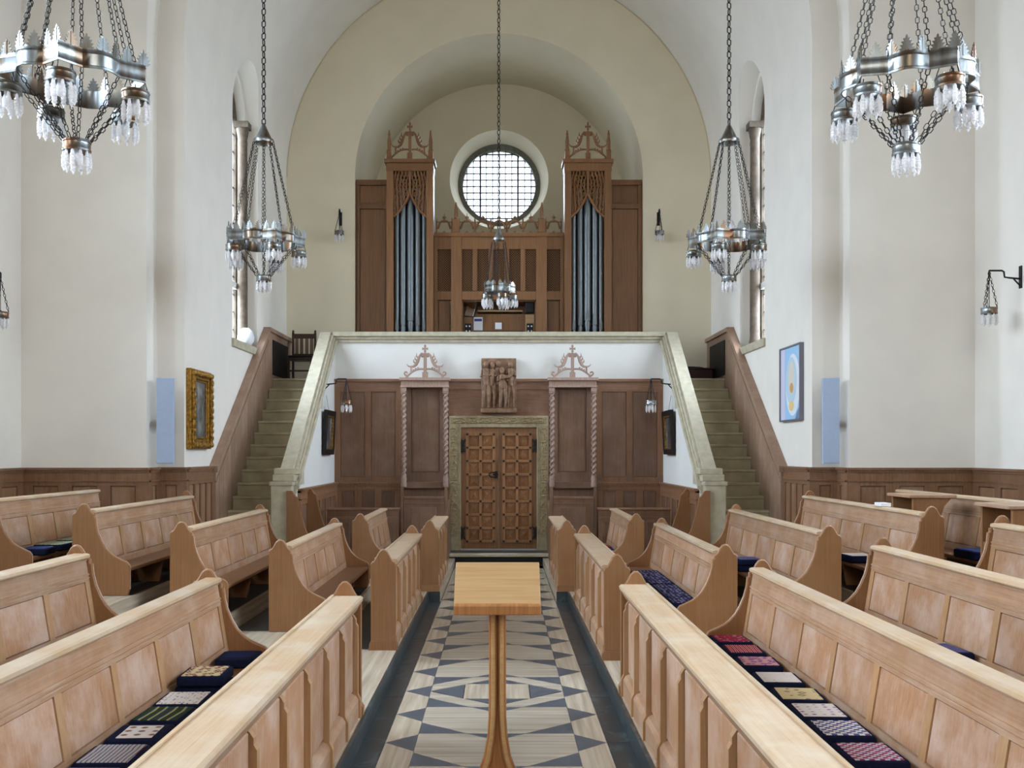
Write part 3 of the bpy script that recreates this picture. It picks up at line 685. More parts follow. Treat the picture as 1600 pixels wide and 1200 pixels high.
# ------------------------------------------------------------------ organ
og = thing('pipe_organ', 'oak organ case with grey metal pipes on the gallery', 'organ', (0, 19.0, ZG))
g0 = -ZG
def oz(y, D=19.0): return 2+(705-y)*D/1556-ZG     # height above the gallery for a level measured at depth D
for s in (-1, 1):
    # side wing
    x0, x1 = sorted((s*2.78, s*2.14))
    m = MB(); m.box(x0, x1, 0.42, 0.48, 0, 3.98); m.build('side_wing', ORGAN, og)
    m = MB(); m.box(x0, x1, 0.36, 0.42, 3.88, 3.98); m.box(x0, x1, 0.37, 0.42, 3.42, 3.52); m.box(x0, x1, 0.37, 0.42, 0, 0.55)
    m.box(x0, x0+0.07, 0.38, 0.42, 0, 3.98); m.box(x1-0.07, x1, 0.38, 0.42, 0, 3.98); m.build('wing_frame', ORGAN, og)
    for za, zb in ((3.53, 3.87), (0.57, 3.41)): MB().box(x0+0.08, x1-0.08, 0.40, 0.425, za, zb).build('panel', ORGAN, og)
    # pipe tower
    tx = s*1.70; hw = 0.445
    m = MB(); m.box(tx-hw, tx-hw+0.13, 0, 0.4, 0, 4.14); m.box(tx+hw-0.13, tx+hw, 0, 0.4, 0, 4.14); m.build('tower_post', ORGAN, og, bevel=0.008)
    MB().box(tx-hw, tx+hw, 0.38, 0.42, 0, 4.14).build('tower_back', BLACK, og)
    m = MB(); m.box(tx-hw+0.13, tx+hw-0.13, 0, 0.4, 0, 0.62); m.box(tx-hw-0.05, tx+hw+0.05, -0.06, 0.4, 0, 0.42); m.box(tx-hw-0.02, tx+hw+0.02, -0.03, 0.4, 0.42, 0.50); m.build('tower_base', ORGAN, og, bevel=0.01)
    m = MB(); m.box(tx-hw-0.008, tx+hw+0.008, -0.01, 0.4, 4.05, 4.20); m.box(tx-hw-0.04, tx+hw+0.04, -0.05, 0.4, 4.20, 4.27); m.build('tower_cornice', ORGAN, og, bevel=0.006)
    # pipes
    for k, (dx, r, zm) in enumerate(((-0.262, 0.042, 1.00), (-0.142, 0.052, 1.09), (0, 0.064, 1.17), (0.142, 0.052, 1.09), (0.262, 0.042, 1.00))):
        p = MB(); c = (tx+dx, 0.14, 0)
        p.lathe([(0.010, 0.62), (r*0.55, zm-0.22), (r*0.92, zm-0.04), (r*0.95, zm)], c, 18)
        p.lathe([(r*0.8, zm), (r*0.8, zm+0.035)], c, 18); p.lathe([(r, zm+0.035), (r, 3.75)], c, 18)
        pp = p.build('pipe', LEAD, og, smooth=True)
        q = MB(); q.prism([(tx+dx-r*0.62, zm+0.03), (tx+dx+r*0.62, zm+0.03), (tx+dx+r*0.55, zm+0.16), (tx+dx, zm+0.16+r*2.0), (tx+dx-r*0.55, zm+0.16)], 'y', 0.14-r-0.006, 0.14-r*0.6); q.build('pipe_mouth', LEAD, pp)
    # pierced tracery over the pipes with its ogee edge
    tr = MB(); zc, zt = 3.22, 4.05
    def og_z(u): u = abs(u); return 3.18+0.46*(1-u)**1.0*(0.55+0.45*(1-u)**1.6)
    L = hw-0.13
    for e in (-1, 1):
        tr.tube([(tx+e*L*u, 0.03, og_z(u)) for u in [i/14 for i in range(15)]], 0.024, 6)
    tr.box(tx-0.022, tx+0.022, 0.01, 0.05, 3.62, 4.06)
    tr.build('ogee_arch', ORGAN, og, smooth=True)
    tr = MB(); rnd = random.Random(3)
    for e in (-1, 1):
        for k in range(8):
            u = 0.12+0.115*k; zb = og_z(u)+0.02
            zz = zb
            while zz < 3.98:
                w = 0.042
                tr.tube([(tx+e*L*u+w*math.cos(a)*0.8, 0.035, zz+0.05+w*1.2*math.sin(a)) for a in [2*PI*i/9 for i in range(9)]], 0.0075, 4, closed=True)
                zz += 0.125
        for k in range(5):
            u = 0.12+0.2*k; tr.tube([(tx+e*L*u, 0.03, og_z(u)), (tx+e*L*min(1, u+0.1), 0.03, 3.8), (tx+e*L*max(0, u-0.05), 0.03, 4.05)], 0.012, 5)
    tro = tr.build('tracery', ORGAN, og, smooth=True); tro['kind'] = 'stuff'
    # cresting: pinnacles, cross shaft and scrolls
    for e in (-1, 1):
        p = MB(); p.box(tx+e*(hw-0.05)-0.045, tx+e*(hw-0.05)+0.045, -0.02, 0.07, 4.27, 4.42)
        p.lathe([(0.034, 4.42), (0.05, 4.45), (0.035, 4.48), (0.038, 4.62), (0.02, 4.74), (0.028, 4.76), (0.016, 4.78), (0.012, 4.83)], (tx+e*(hw-0.05), 0.025, 0), 8)
        p.build('pinnacle', ORGAN, og)
    crest(og, ORGAN, 0.80, 0.72, 0.03, 4.27, tx)
# middle screen
m = MB(); m.box(-1.25, 1.25, 0.30, 0.36, 0, 2.80); mid = None
ms = MB()
for x0, x1 in ((-1.25, -1.19), (-0.93, -0.72), (0.72, 0.93), (1.19, 1.25)): ms.box(x0, x1, 0.265, 0.405, 0, 2.905)
for x0, x1 in ((-1.25, 1.25),):
    ms.box(x0, x1, 0.28, 0.40, 2.61, 2.85); ms.box(x0, x1, 0.24, 0.40, 2.85, 2.93); ms.box(x0, x1, 0.28, 0.40, 1.63, 1.80)
ms.build('screen_frame', ORGAN, og, bevel=0.005)
lat_x = [-1.06, -0.62, -0.31, 0.0, 0.31, 0.62, 1.06]
for k in range(6):
    x = (-0.465, -0.155, 0.155, 0.465)[k] if k < 4 else None
    if x is not None: MB().box(x-0.045, x+0.045, 0.27, 0.38, 1.80, 2.61).build('mullion', ORGAN, og, bevel=0.005)
MB().box(-1.2, 1.2, 0.42, 0.45, 1.64, 2.8).build('screen_back', BLACK, og)
def lattice(w, h, st, t):
    b = MB(); n = int((w+h)/st)+2
    for sgn in (1, -1):
        for k in range(-n, n+1):
            c = k*st; pts = []
            # clip the line x*sgn + z = c to the rectangle
            zs = [(-w/2, c+sgn*w/2), (w/2, c-sgn*w/2)]
            xa, za = zs[0]; xb, zb = zs[1]
            def clip(x, z):
                if z < 0: z2 = 0
                elif z > h: z2 = h
                else: return (x, z)
                return ((c-z2)/sgn, z2)
            (xa, za), (xb, zb) = clip(xa, za), clip(xb, zb)
            if abs(xa) > w/2+1e-6 or abs(xb) > w/2+1e-6 or math.hypot(xb-xa, zb-za) < 0.01: continue
            L = math.hypot(xb-xa, zb-za); nx, nz = -(zb-za)/L*t, (xb-xa)/L*t
            y0, y1 = (0, 0.008) if sgn > 0 else (0.008, 0.016)
            b.prism([(xa-nx, za-nz), (xb-nx, zb-nz), (xb+nx, zb+nz), (xa+nx, za+nz)], 'y', y0, y1)
    return b.mesh('lattice')
lm = {w: lattice(w, 0.80, 0.046, 0.0055) for w in (0.22, 0.24)}
for x in lat_x: link('lattice_panel', lm[0.24 if abs(x) > 0.9 else 0.22], ORGAN, og, loc=(x, 0.33, 1.81))
for s in (-1, 1):
    MB().box(*sorted((s*0.95, s*1.17)), 0.33, 0.36, 0.1, 1.61).build('panel', ORGAN, og, bevel=0.006)
    p = MB(); x = s*0.83; p.box(x-0.06, x+0.06, 0.22, 0.34, 2.93, 3.18); p.lathe([(0.055, 3.18), (0.035, 3.22), (0.04, 3.25), (0.03, 3.40), (0.008, 3.52)], (x, 0.28, 0), 8); p.build('pinnacle', ORGAN, og)
for x in lat_x:                              # arcaded cresting
    a = MB(); w = 0.125
    pts = [(x-w, 0.30, 3.010)]+[(x+(w-0.025)*math.cos(t), 0.30, 3.080+0.085*math.sin(t)) for t in [PI-PI*i/10 for i in range(11)]]+[(x+w, 0.30, 3.010)]
    a.tube(pts, 0.019, 6); a.box(x-w-0.02, x+w+0.02, 0.29, 0.31, 3.135, 3.148)
    a.tube([(x, 0.30, 3.160), (x, 0.30, 3.310)], [0.012, 0.004], 6); a.ball((x, 0.30, 3.230), (0.032, 0.015, 0.03), 8, 5)
    a.tube([(x-0.04, 0.30, 3.240), (x, 0.30, 3.195), (x+0.04, 0.30, 3.240)], 0.008, 5)
    a.prism([(x-0.04, 2.930), (x+0.04, 2.930), (x, 2.970)], 'y', 0.28, 0.32)
    a.build('cresting', ORGAN, og, smooth=True)
    for e in (-1, 1):
        b = MB(); b.tube([(x+e*0.148, 0.30, 2.930), (x+e*0.148, 0.30, 3.130), (x+e*0.148, 0.30, 3.230)], [0.010, 0.013, 0.003], 6); b.build('spike', ORGAN, og)
# console recess
c = MB(); c.box(-0.72, 0.72, 1.0, 1.05, 0, 1.63); c.box(-0.74, -0.70, 0.36, 1.05, 0, 1.63); c.box(0.70, 0.74, 0.36, 1.05, 0, 1.63); c.box(-0.72, 0.72, 0.36, 1.05, 1.61, 1.64); c.build('console_recess', ORGAN, og)
MB().box(-0.50, 0.48, 0.55, 1.0, 0.85, 1.07).build('keydesk', CHAIRWOOD, og, bevel=0.01)
MB().box(-0.55, 0.55, 0.60, 0.63, 1.07, 1.40).build('music_desk', ORGAN, og)
MB().box(-0.42, 0.46, 0.55, 0.95, 1.44, 1.47).build('shelf', LECT, og)
for s in (-1, 1):
    j = MB(); j.box(*sorted((s*0.52, s*0.69)), 0.50, 0.58, 0.75, 1.38); jo = j.build('stop_jamb', LECT if s > 0 else ORGAN, og)
    MB().box(*sorted((s*0.54, s*0.67)), 0.485, 0.50, 0.80, 1.20).build('stop_board', BLACK, jo)
    for k in range(4):
        for q in (-1, 1): MB().lathe([(0.008, 0), (0.016, 0.004), (0.016, 0.012)], (0, 0, 0), 8).build('stop_knob', WHITE, jo, loc=(s*(0.605+q*0.032), 0.48, 0.86+k*0.095)).rotation_euler = (PI/2, 0, 0)
# things on the console
def glossy_mirror():
    return plain('mirror_glass', sr(235, 235, 240), 0.03, metal=1.0)
mr = MB().box(-0.11, 0.11, -0.01, 0.01, -0.15, 0.15).build('mirror', IRON, og, loc=(-0.55, 0.46, 1.47)); mr.rotation_euler = (-0.25, 0.12, -0.5)
tag(mr, 'small tilted mirror reflecting a bright window')
MB().box(-0.10, 0.10, -0.014, -0.010, -0.14, 0.14).build('mirror_glass', glossy_mirror(), mr)
pp = thing('notice_sheet', 'white sheet with dark blue heading on the organ music desk', 'paper', (-0.41, 19.585, ZG+1.075))
MB().box(-0.09, 0.09, -0.006, 0, 0, 0.26).build('sheet', WHITE, pp); MB().box(-0.075, 0.075, -0.008, -0.006, 0.18, 0.23).build('heading', plain('print_blue', sr(70, 76, 130), 0.7), pp)
tag(MB().box(-0.065, 0.065, -0.006, 0, 0, 0.13).build('paper_card', WHITE, loc=(-0.01, 19.585, ZG+1.10)), 'small plain white card in the middle of the organ music desk', 'card')
MB().prism([(-0.09, -0.1), (0.09, -0.1), (0.09, 0.11), (-0.09, 0.11)], 'y', -0.03, 0.03).build('music_lamp', BLACK, og, loc=(0.60, 0.44, 1.50), bevel=0.02)

# chair and chest on the gallery landings
ch = thing('side_chair', 'dark wooden slat back chair on the left stair landing', 'chair', (-3.70, 18.72, ZG))
MB().box(-0.23, 0.23, -0.22, 0.22, 0.40, 0.44).build('seat_frame', CHAIRWOOD, ch, bevel=0.01)
MB().box(-0.22, 0.22, -0.22, 0.21, 0.44, 0.485).build('seat_pad', BLACK, ch, bevel=0.02)
for x in (-0.21, 0.21):
    MB().box(x-0.02, x+0.02, -0.22, -0.18, 0, 0.42).build('leg', CHAIRWOOD, ch)
    p = MB(); p.box(x-0.02, x+0.02, 0.18, 0.22, 0, 0.95); p.lathe([(0.016, 0.95), (0.022, 0.97), (0.012, 1.0)], (x, 0.2, 0), 8); p.build('rear_post', CHAIRWOOD, ch)
for z0, z1 in ((0.84, 0.93), (0.50, 0.55)): MB().box(-0.20, 0.20, 0.19, 0.215, z0, z1).build('back_rail', CHAIRWOOD, ch)
for x in (-0.14, -0.05, 0.05, 0.14): MB().box(x-0.03, x+0.03, 0.195, 0.21, 0.55, 0.84).build('slat', wood('chair_slat_wood', sr(96, 74, 58), sr(128, 104, 84), 'z') if x == -0.14 else MATS['chair_slat_wood'], ch)
MB().box(-0.20, 0.20, -0.21, -0.19, 0.18, 0.21).build('stretcher', CHAIRWOOD, ch)
cb = thing('low_chest', 'dark red-brown chest on the right stair landing', 'chest', (3.62, 18.75, ZG))
MB().box(-0.40, 0.36, -0.25, 0.25, 0.0, 0.22).build('body', MAROON, cb, bevel=0.01); MB().box(-0.42, 0.38, -0.27, 0.27, 0.22, 0.25).build('lid', MAROON, cb, bevel=0.008)
for k, (x, y, rz, c) in enumerate(((-0.12, 0, 0.2, sr(190, 190, 192)), (0.08, 0.05, -0.1, sr(60, 60, 66)), (0.0, -0.08, 0.4, sr(210, 210, 212)))):
    tag(MB().box(-0.15, 0.15, -0.1, 0.1, 0, 0.012).build('music_book', plain('book_cover_%d' % k, c, 0.6), loc=(3.62+x, 18.75+y, ZG+0.251+0.0125*k), bevel=0.002), ('pale grey music book lowest on the dark chest', 'dark music book between two pale ones on the chest', 'white music book topmost on the dark chest')[k], 'book', 'books on the chest').rotation_euler = (0, 0, rz)
tag(MB().lathe([(0.03, 0), (0.09, 0.02), (0.13, 0.08), (0.14, 0.15), (0.11, 0.25), (0.05, 0.30)], n=24).build('white_globe', WHITE, loc=(-4.22, 16.62, 3.752), smooth=True), 'round white globe standing on the left window sill', 'globe')

# ------------------------------------------------------------------ pews
END = [(0, 0), (0, 0.755), (0.012, 0.772), (0.03, 0.776), (0.05, 0.806), (0.068, 0.84), (0.09, 0.858), (0.11, 0.861), (0.132, 0.854), (0.152, 0.828), (0.17, 0.793), (0.19, 0.768), (0.204, 0.765), (0.204, 0.735), (0.218, 0.733),
       (0.226, 0.66), (0.246, 0.583), (0.28, 0.505), (0.315, 0.445), (0.359, 0.397), (0.40, 0.366), (0.445, 0.343), (0.485, 0.325), (0.515, 0.312), (0.532, 0.29), (0.538, 0.26), (0.538, 0.06), (0.52, 0.0)]
def bench(s, Xo, z0, y0, y1, near_end, far_end, label, npan, group):
    b = thing('pew_bench', label, 'pew', (s*Xo, y0, z0), group=group)
    T = lambda u, v, w: (-s*u, v, w); L = y1-y0; e = 0.045
    a0 = e if near_end else 0; a1 = L-e if far_end else L
    for on, v in ((near_end, 0), (far_end, L-e)):
        if on:
            eo = MB(T).prism(END, 'y', v, v+e).build('bench_end', PEWEND, b, bevel=0.006)
            edge = END[1:-1]
            mm = MB(T); mm.tube([(-s*0+p, v+e/2, q) for p, q in edge], 0.0075, 5); mm.build('edge_moulding', PEW, eo, smooth=True)
    ub = lambda w: 0.262-0.085*(w-0.27)/0.52          # reclined face of the back
    def slab(mb, v0, v1, w0, w1, d, thick=0.02):
        mb.prism([(ub(w0)+d, w0), (ub(w1)+d, w1), (ub(w1)+d-thick, w1), (ub(w0)+d-thick, w0)], 'y', v0, v1)
    bb = MB(T); slab(bb, a0, a1, 0.20, 0.785, -0.020, 0.035); bb.build('back_board', DARKOAK, b)
    fr = MB(T); pitch = (a1-a0-0.07)/npan
    slab(fr, a0, a1, 0.615, 0.785, 0.0, 0.022); slab(fr, a0, a1, 0.24, 0.325, 0.0, 0.022)
    fr.build('back_rail', PEW, b)
    mo = MB(T); slab(mo, a0, a1, 0.655, 0.667, 0.008); slab(mo, a0, a1, 0.634, 0.642, 0.006); slab(mo, a0, a1, 0.758, 0.774, 0.008); mo.build('moulding', PEW, b)
    for k in range(npan+1):
        sm = MB(T); slab(sm, a0+k*pitch, a0+k*pitch+0.07, 0.325, 0.615, 0.0, 0.022); sm.build('stile', STILE, b)
    for k in range(npan):
        p = MB(T); v0 = a0+k*pitch+0.07; slab(p, v0+0.005, v0+pitch-0.075, 0.331, 0.609, -0.007, 0.016); p.build('panel', PEWP, b)
    rp = [(0.085, 0.775), (0.205, 0.775), (0.212, 0.785), (0.208, 0.802), (0.19, 0.808), (0.10, 0.808), (0.085, 0.80)]
    MB(T).prism(rp, 'y', a0, a1).build('top_rail', RAILSHEEN, b)
    MB(T).box(0.22, 0.53, a0, a1, 0.225, 0.26).build('seat', PEWEND, b, bevel=0.008)
    n = max(1, int(L/1.5))
    for k in range(1, n+1):
        v = L*k/(n+1); MB(T).prism([(0.20, 0), (0.46, 0), (0.50, 0.224), (0.20, 0.224)], 'y', v, v+0.04).build('support', PEWEND, b)
    MB(T).box(0.14, 0.165, a0, a1, 0.0, 0.24).build('kick_board', DARKOAK, b)
    return b
def desk(s, Xa, z0, y0, y1, near_end, far_end, label, npan, group=None):
    """panelled frontal: aisle face at Xa, book-board on top"""
    b = thing('pew_desk', label, 'pew desk', (s*(Xa+0.235), y0, z0), group=group)
    T = lambda u, v, w: (-s*u, v, w); L = y1-y0; e = 0.045; W = 0.235
    a0 = e if near_end else 0; a1 = L-e if far_end else L
    hump = [(0, 0), (0, 0.80), (0.012, 0.825), (0.03, 0.83), (0.05, 0.865), (0.08, 0.92), (0.105, 0.942), (0.13, 0.942), (0.155, 0.92), (0.185, 0.865), (0.205, 0.83), (0.223, 0.825), (0.235, 0.80), (0.235, 0)]
    for on, v in ((near_end, 0), (far_end, L-e)):
        if on:
            eo = MB(T).prism(hump, 'y', v, v+e).build('desk_end', PEWEND, b, bevel=0.006)
            MB(T).tube([(p, v+e/2, q) for p, q in hump[1:-1]], 0.0075, 5).build('edge_moulding', PEW, eo, smooth=True)
            MB(T).prism([(-0.015, 0), (-0.015, 0.06), (0.0, 0.085), (W, 0.085), (W+0.015, 0.06), (W+0.015, 0)], 'y', v-0.015, v+e+0.015).build('plinth', PEWEND, eo)
    MB(T).box(0.05, 0.17, a0, a1, 0, 0.80).build('carcass', PEW, b)
    tp = MB(T); tp.prism([(0.03, 0.80), (0.215, 0.80), (0.245, 0.812), (0.25, 0.835), (0.235, 0.848), (0.045, 0.848), (0.03, 0.835)], 'y', a0, a1); tp.build('book_board', RAILSHEEN, b)
    MB(T).prism([(0.028, 0.848), (0.044, 0.848), (0.044, 0.858), (0.028, 0.858)], 'y', a0, a1).build('book_ledge', RAILSHEEN, b)
    MB(T).prism([(0.17, 0.735), (0.205, 0.745), (0.235, 0.80), (0.17, 0.80)], 'y', a0, a1).build('cornice', PEW, b)
    MB(T).prism([(0.17, 0), (0.225, 0), (0.225, 0.13), (0.205, 0.16), (0.17, 0.175)], 'y', a0, a1).build('base_board', PEW, b)
    pitch = (a1-a0-0.06)/npan
    for k in range(npan+1):
        v = a0+k*pitch
        MB(T).prism([(0.17, 0.0), (0.240, 0.0), (0.240, 0.12), (0.232, 0.14), (0.220, 0.165), (0.220, 0.64), (0.206, 0.665), (0.206, 0.69), (0.19, 0.715), (0.17, 0.735)], 'y', v, v+0.045).build('buttress', STILE, b)
        if k < npan:
            MB(T).prism([(0.17, 0.18), (0.186, 0.19), (0.186, 0.71), (0.17, 0.725)], 'y', v+0.05, v+pitch-0.006).build('panel', PEWP, b)
    return b
OUT = [2.15, 3.08, 4.00, 4.92]
ORD = ['first', 'second', 'third', 'fourth']
NEARY = {-1: 7.08, 1: 7.69}; MIDY = {-1: 9.36, 1: 8.90}
for s in (-1, 1):
    sd = SIDE[s]
    desk(s, 0.955, ZP, 1.2, NEARY[s], False, True, 'long oak pew front along the aisle at lower %s foreground' % sd, 10 if s < 0 else 11, 'aisle pew fronts')
    desk(s, 0.955, ZP, MIDY[s], 12.42, True, True, 'oak pew front beside the aisle, middle block on the %s' % sd, 5, 'aisle pew fronts')
    desk(s, 0.80, ZP, 13.28, 15.7, True, False, 'short oak pew front nearest the door on the %s' % sd, 4, 'aisle pew fronts')
    for k in range(3 if s > 0 else 2):
        bench(s, OUT[k], TIER[min(3, k+1)], 1.2, NEARY[s], False, True, 'oak pew bench in the foreground block, %s row from the aisle on the %s' % (ORD[k], sd), 10 if s > 0 else 9, 'oak pew benches')
    for k in range(3):
        bench(s, OUT[k], TIER[k+1] if k < 3 else 0.64, MIDY[s], 12.46, True, True, 'oak pew bench in the middle block, %s row from the aisle on the %s' % (ORD[k], sd), 5, 'oak pew benches')
    bench(s, OUT[3], 0.74, 9.36 if s < 0 else 6.4, 11.8, s < 0, False, 'oak pew bench against the %s wainscot, outermost row' % sd, 4 if s < 0 else 8, 'oak pew benches')
    bench(s, 1.95, TIER[1], 13.28, 15.6, True, False, 'short oak pew bench near the door, %s of the aisle' % sd, 4, 'oak pew benches')
    # plinths that carry the outermost and the door-side benches
    pl = struct('floor_plinth_'+sd); MB().box(*sorted((s*4.3, s*5.2)), 6.4, 11.9, 0.64, 0.74).build('plinth_slab', TRAVY, pl)
    MB().box(*sorted((s*1.38, s*2.5)), 13.28, 15.7, ZP, TIER[1]).build('plinth_slab', TRAVY, pl)

# small bookrest stands at the outer right pew and the book on the rail
for k, y in enumerate((9.75, 7.85)):
    t = thing('bookrest_stand', ('oak bookrest stand farther from camera before outer right pew', 'oak bookrest stand at the right edge of the picture')[k], 'bookrest', (4.27, y, 0.64), group='bookrest stands')
    MB().box(-0.24, 0.22, -0.02, 0.56, 0.90, 0.93).build('top', PEW, t, bevel=0.006)
    for v in (0.0, 0.50):
        MB().prism([(-0.2, 0), (0.1, 0), (0.06, 0.55), (0.07, 0.70), (0.11, 0.82), (0.18, 0.90), (-0.2, 0.90)], 'y', v, v+0.035).build('side_board', PEWEND, t, bevel=0.005)
    MB().box(-0.19, -0.165, 0.035, 0.50, 0.05, 0.6).build('back_board', PEWEND, t)
tag(MB().box(-0.05, 0.05, -0.09, 0.09, 0, 0.035).build('white_book', WHITE, loc=(3.85, 9.95, 1.4505), bevel=0.004), 'small white book lying on the right pew rail by the bookrest', 'book')

# ------------------------------------------------------------------ kneelers: navy sides and embroidered tops
def embroidery(name, kind, cols, scale):
    m, nt, b = newmat(name); b.inputs['Roughness'].default_value = 0.95; b.inputs['Specular IOR Level'].default_value = 0.1
    mp = coords(nt, (scale,)*3, rnd=False)
    if kind == 'checker':
        t = N(nt, 'ShaderNodeTexChecker'); t.inputs['Scale'].default_value = 1.0; t.inputs['Color1'].default_value = cols[0]; t.inputs['Color2'].default_value = cols[1]; nt.links.new(mp.outputs[0], t.inputs['Vector'])
        v = N(nt, 'ShaderNodeTexVoronoi', feature='F1'); v.inputs['Scale'].default_value = 2.0; nt.links.new(mp.outputs[0], v.inputs['Vector'])
        r = ramp(nt, [(0.22, (1, 1, 1, 1)), (0.26, (0, 0, 0, 1))]); nt.links.new(v.outputs['Distance'], r.inputs[0])
        x = N(nt, 'ShaderNodeMix', data_type='RGBA'); x.inputs['B'].default_value = cols[2]; nt.links.new(r.outputs[0], x.inputs['Factor']); nt.links.new(t.outputs['Color'], x.inputs['A']); out = x.outputs['Result']
    elif kind == 'spots':
        v = N(nt, 'ShaderNodeTexVoronoi', feature='F1'); v.inputs['Scale'].default_value = 1.0; v.inputs['Randomness'].default_value = 0.15; nt.links.new(mp.outputs[0], v.inputs['Vector'])
        r = ramp(nt, [(0.20, cols[1]), (0.28, cols[2]), (0.36, cols[0])]); nt.links.new(v.outputs['Distance'], r.inputs[0]); out = r.outputs[0]
    elif kind == 'stripes':
        t = N(nt, 'ShaderNodeTexWave', wave_type='BANDS', bands_direction='X'); t.inputs['Scale'].default_value = 1.0; t.inputs['Distortion'].default_value = 1.5; nt.links.new(mp.outputs[0], t.inputs['Vector'])
        r = ramp(nt, [(0.2, cols[0]), (0.35, cols[1]), (0.6, cols[2]), (0.8, cols[0])]); nt.links.new(t.outputs['Fac'], r.inputs[0]); out = r.outputs[0]
    else:
        t = N(nt, 'ShaderNodeTexVoronoi', feature='F1', distance='MANHATTAN'); t.inputs['Scale'].default_value = 1.0; t.inputs['Randomness'].default_value = 0.5; nt.links.new(mp.outputs[0], t.inputs['Vector'])
        r = ramp(nt, [(0.12, cols[0]), (0.3, cols[1]), (0.45, cols[2]), (0.62, cols[0])]); nt.links.new(t.outputs['Distance'], r.inputs[0]); out = r.outputs[0]
    nt.links.new(out, b.inputs['Base Color'])
    return m
nv, wh, rd, bl, cr, gn, yl, pk, pu = sr(28, 36, 72), sr(226, 220, 214), sr(150, 36, 56), sr(66, 92, 150), sr(214, 196, 150), sr(48, 62, 44), sr(190, 180, 80), sr(206, 150, 150), sr(88, 50, 90)
def kneeler(x, y, z, mat, label, rz=0.0, sx=0.27, sy=0.31, h=0.062, inset=0.025, side=None):
    k = thing('kneeler', label, 'kneeler', (x, y, z), rz, 'embroidered kneelers')
    mb = MB(); n = 5; pr = [(0.0, -0.012), (0.012, 0.0), (h-0.014, 0.0), (h-0.004, -0.006), (h, -0.018)]
    # rounded pillow box
    def ring(zz, d):
        hx, hy, r = sx/2+d, sy/2+d, 0.03; pts = []
        for cx, cy, a0 in ((hx-r, hy-r, 0), (-hx+r, hy-r, PI/2), (-hx+r, -hy+r, PI), (hx-r, -hy+r, 1.5*PI)):
            for i in range(5): a = a0+i*PI/8; pts.append((cx+r*math.cos(a), cy+r*math.sin(a), zz))
        return mb.add(pts)
    rs = [ring(zz, d) for zz, d in pr]
    for A, B in zip(rs, rs[1:]):
        for j in range(20): mb.F.append([A+j, A+(j+1) % 20, B+(j+1) % 20, B+j])
    mb.F.append([rs[0]+j for j in range(20)][::-1]); mb.F.append([rs[-1]+j for j in range(20)])
    mb.build('cushion_body', side or NAVY, k, smooth=True)
    MB().box(-sx/2+inset, sx/2-inset, -sy/2+inset, sy/2-inset, h-0.004, h+0.003).build('embroidered_top', mat, k, bevel=0.002)
    return k
E = {
 'shield': embroidery('wool_shields', 'spots', (nv, cr, pk), 9.0), 'crimson': embroidery('wool_crimson_flower', 'mosaic', (cr, rd, pu), 20.4), 'rug': embroidery('wool_rug', 'mosaic', (wh, bl, pu), 44.2),
 'lake': embroidery('wool_lake', 'stripes', (gn, bl, yl), 3.0), 'cream': embroidery('wool_cream', 'spots', (wh, sr(150, 104, 60), sr(200, 200, 214)), 15.3), 'redstripe': embroidery('wool_red_stripe', 'stripes', (sr(170, 178, 184), rd, sr(60, 66, 66)), 7.8),
 'mauve': embroidery('wool_mauve', 'mosaic', (sr(92, 88, 128), sr(150, 100, 110), bl), 23.8), 'rose': embroidery('wool_rose', 'mosaic', (rd, pk, pu), 22.1), 'redwhite': embroidery('wool_red_white', 'stripes', (rd, wh, sr(176, 60, 70)), 10.2),
 'magenta': embroidery('wool_magenta', 'mosaic', (pk, sr(160, 40, 110), bl), 18.7), 'cross': embroidery('wool_white_crosses', 'spots', (wh, pu, sr(160, 130, 160)), 22.1), 'gold': embroidery('wool_gold', 'mosaic', (cr, sr(196, 178, 120), sr(120, 100, 90)), 13.6),
 'lilac': embroidery('wool_lilac_flowers', 'spots', (wh, sr(140, 70, 110), sr(190, 150, 180)), 20.4), 'quilt': embroidery('wool_quilt', 'checker', (wh, sr(80, 100, 150), rd), 37.4), 'diamond': embroidery('wool_diamond', 'checker', (sr(200, 190, 200), sr(150, 60, 90), bl), 44.2),
 'runner': embroidery('wool_runner', 'mosaic', (nv, sr(190, 188, 204), sr(96, 84, 140)), 24), 'green': embroidery('wool_green', 'mosaic', (sr(150, 160, 130), gn, sr(190, 196, 176)), 20.4), 'blue': embroidery('wool_blue', 'stripes', (sr(40, 54, 110), sr(130, 144, 180), nv), 8.5)}
SZ = TIER[1]+0.262
L1, R1 = -1.735, 1.72
for y, e, lab, rz in ((6.73, 'shield', 'navy kneeler with two cream shields at the bench end, left foreground', 0.05), (5.55, 'rug', 'kneeler with white and blue rug pattern, left bench', 0.03),
                      (5.22, 'lake', 'dark green kneeler with blue lake and yellow marks, left bench', -0.03), (4.88, 'cream', 'blue bordered kneeler with cream centre and brown motif, left bench', 0.04),
                      (4.53, 'redstripe', 'grey kneeler with crimson bands, left bench', 0.02), (4.19, 'mauve', 'mauve patterned kneeler nearest the bottom left corner', 0.0)):
    kneeler(L1, y, SZ, E[e], lab, rz, inset=0.05 if e in ('cream', 'shield') else 0.022)
kneeler(L1, 5.95, SZ, E['green'], 'plain dark kneeler underneath the crimson flowered one, left bench', -0.05)
kneeler(L1+0.01, 5.93, SZ+0.066, E['crimson'], 'crimson flowered kneeler on top of another, left bench', 0.04)
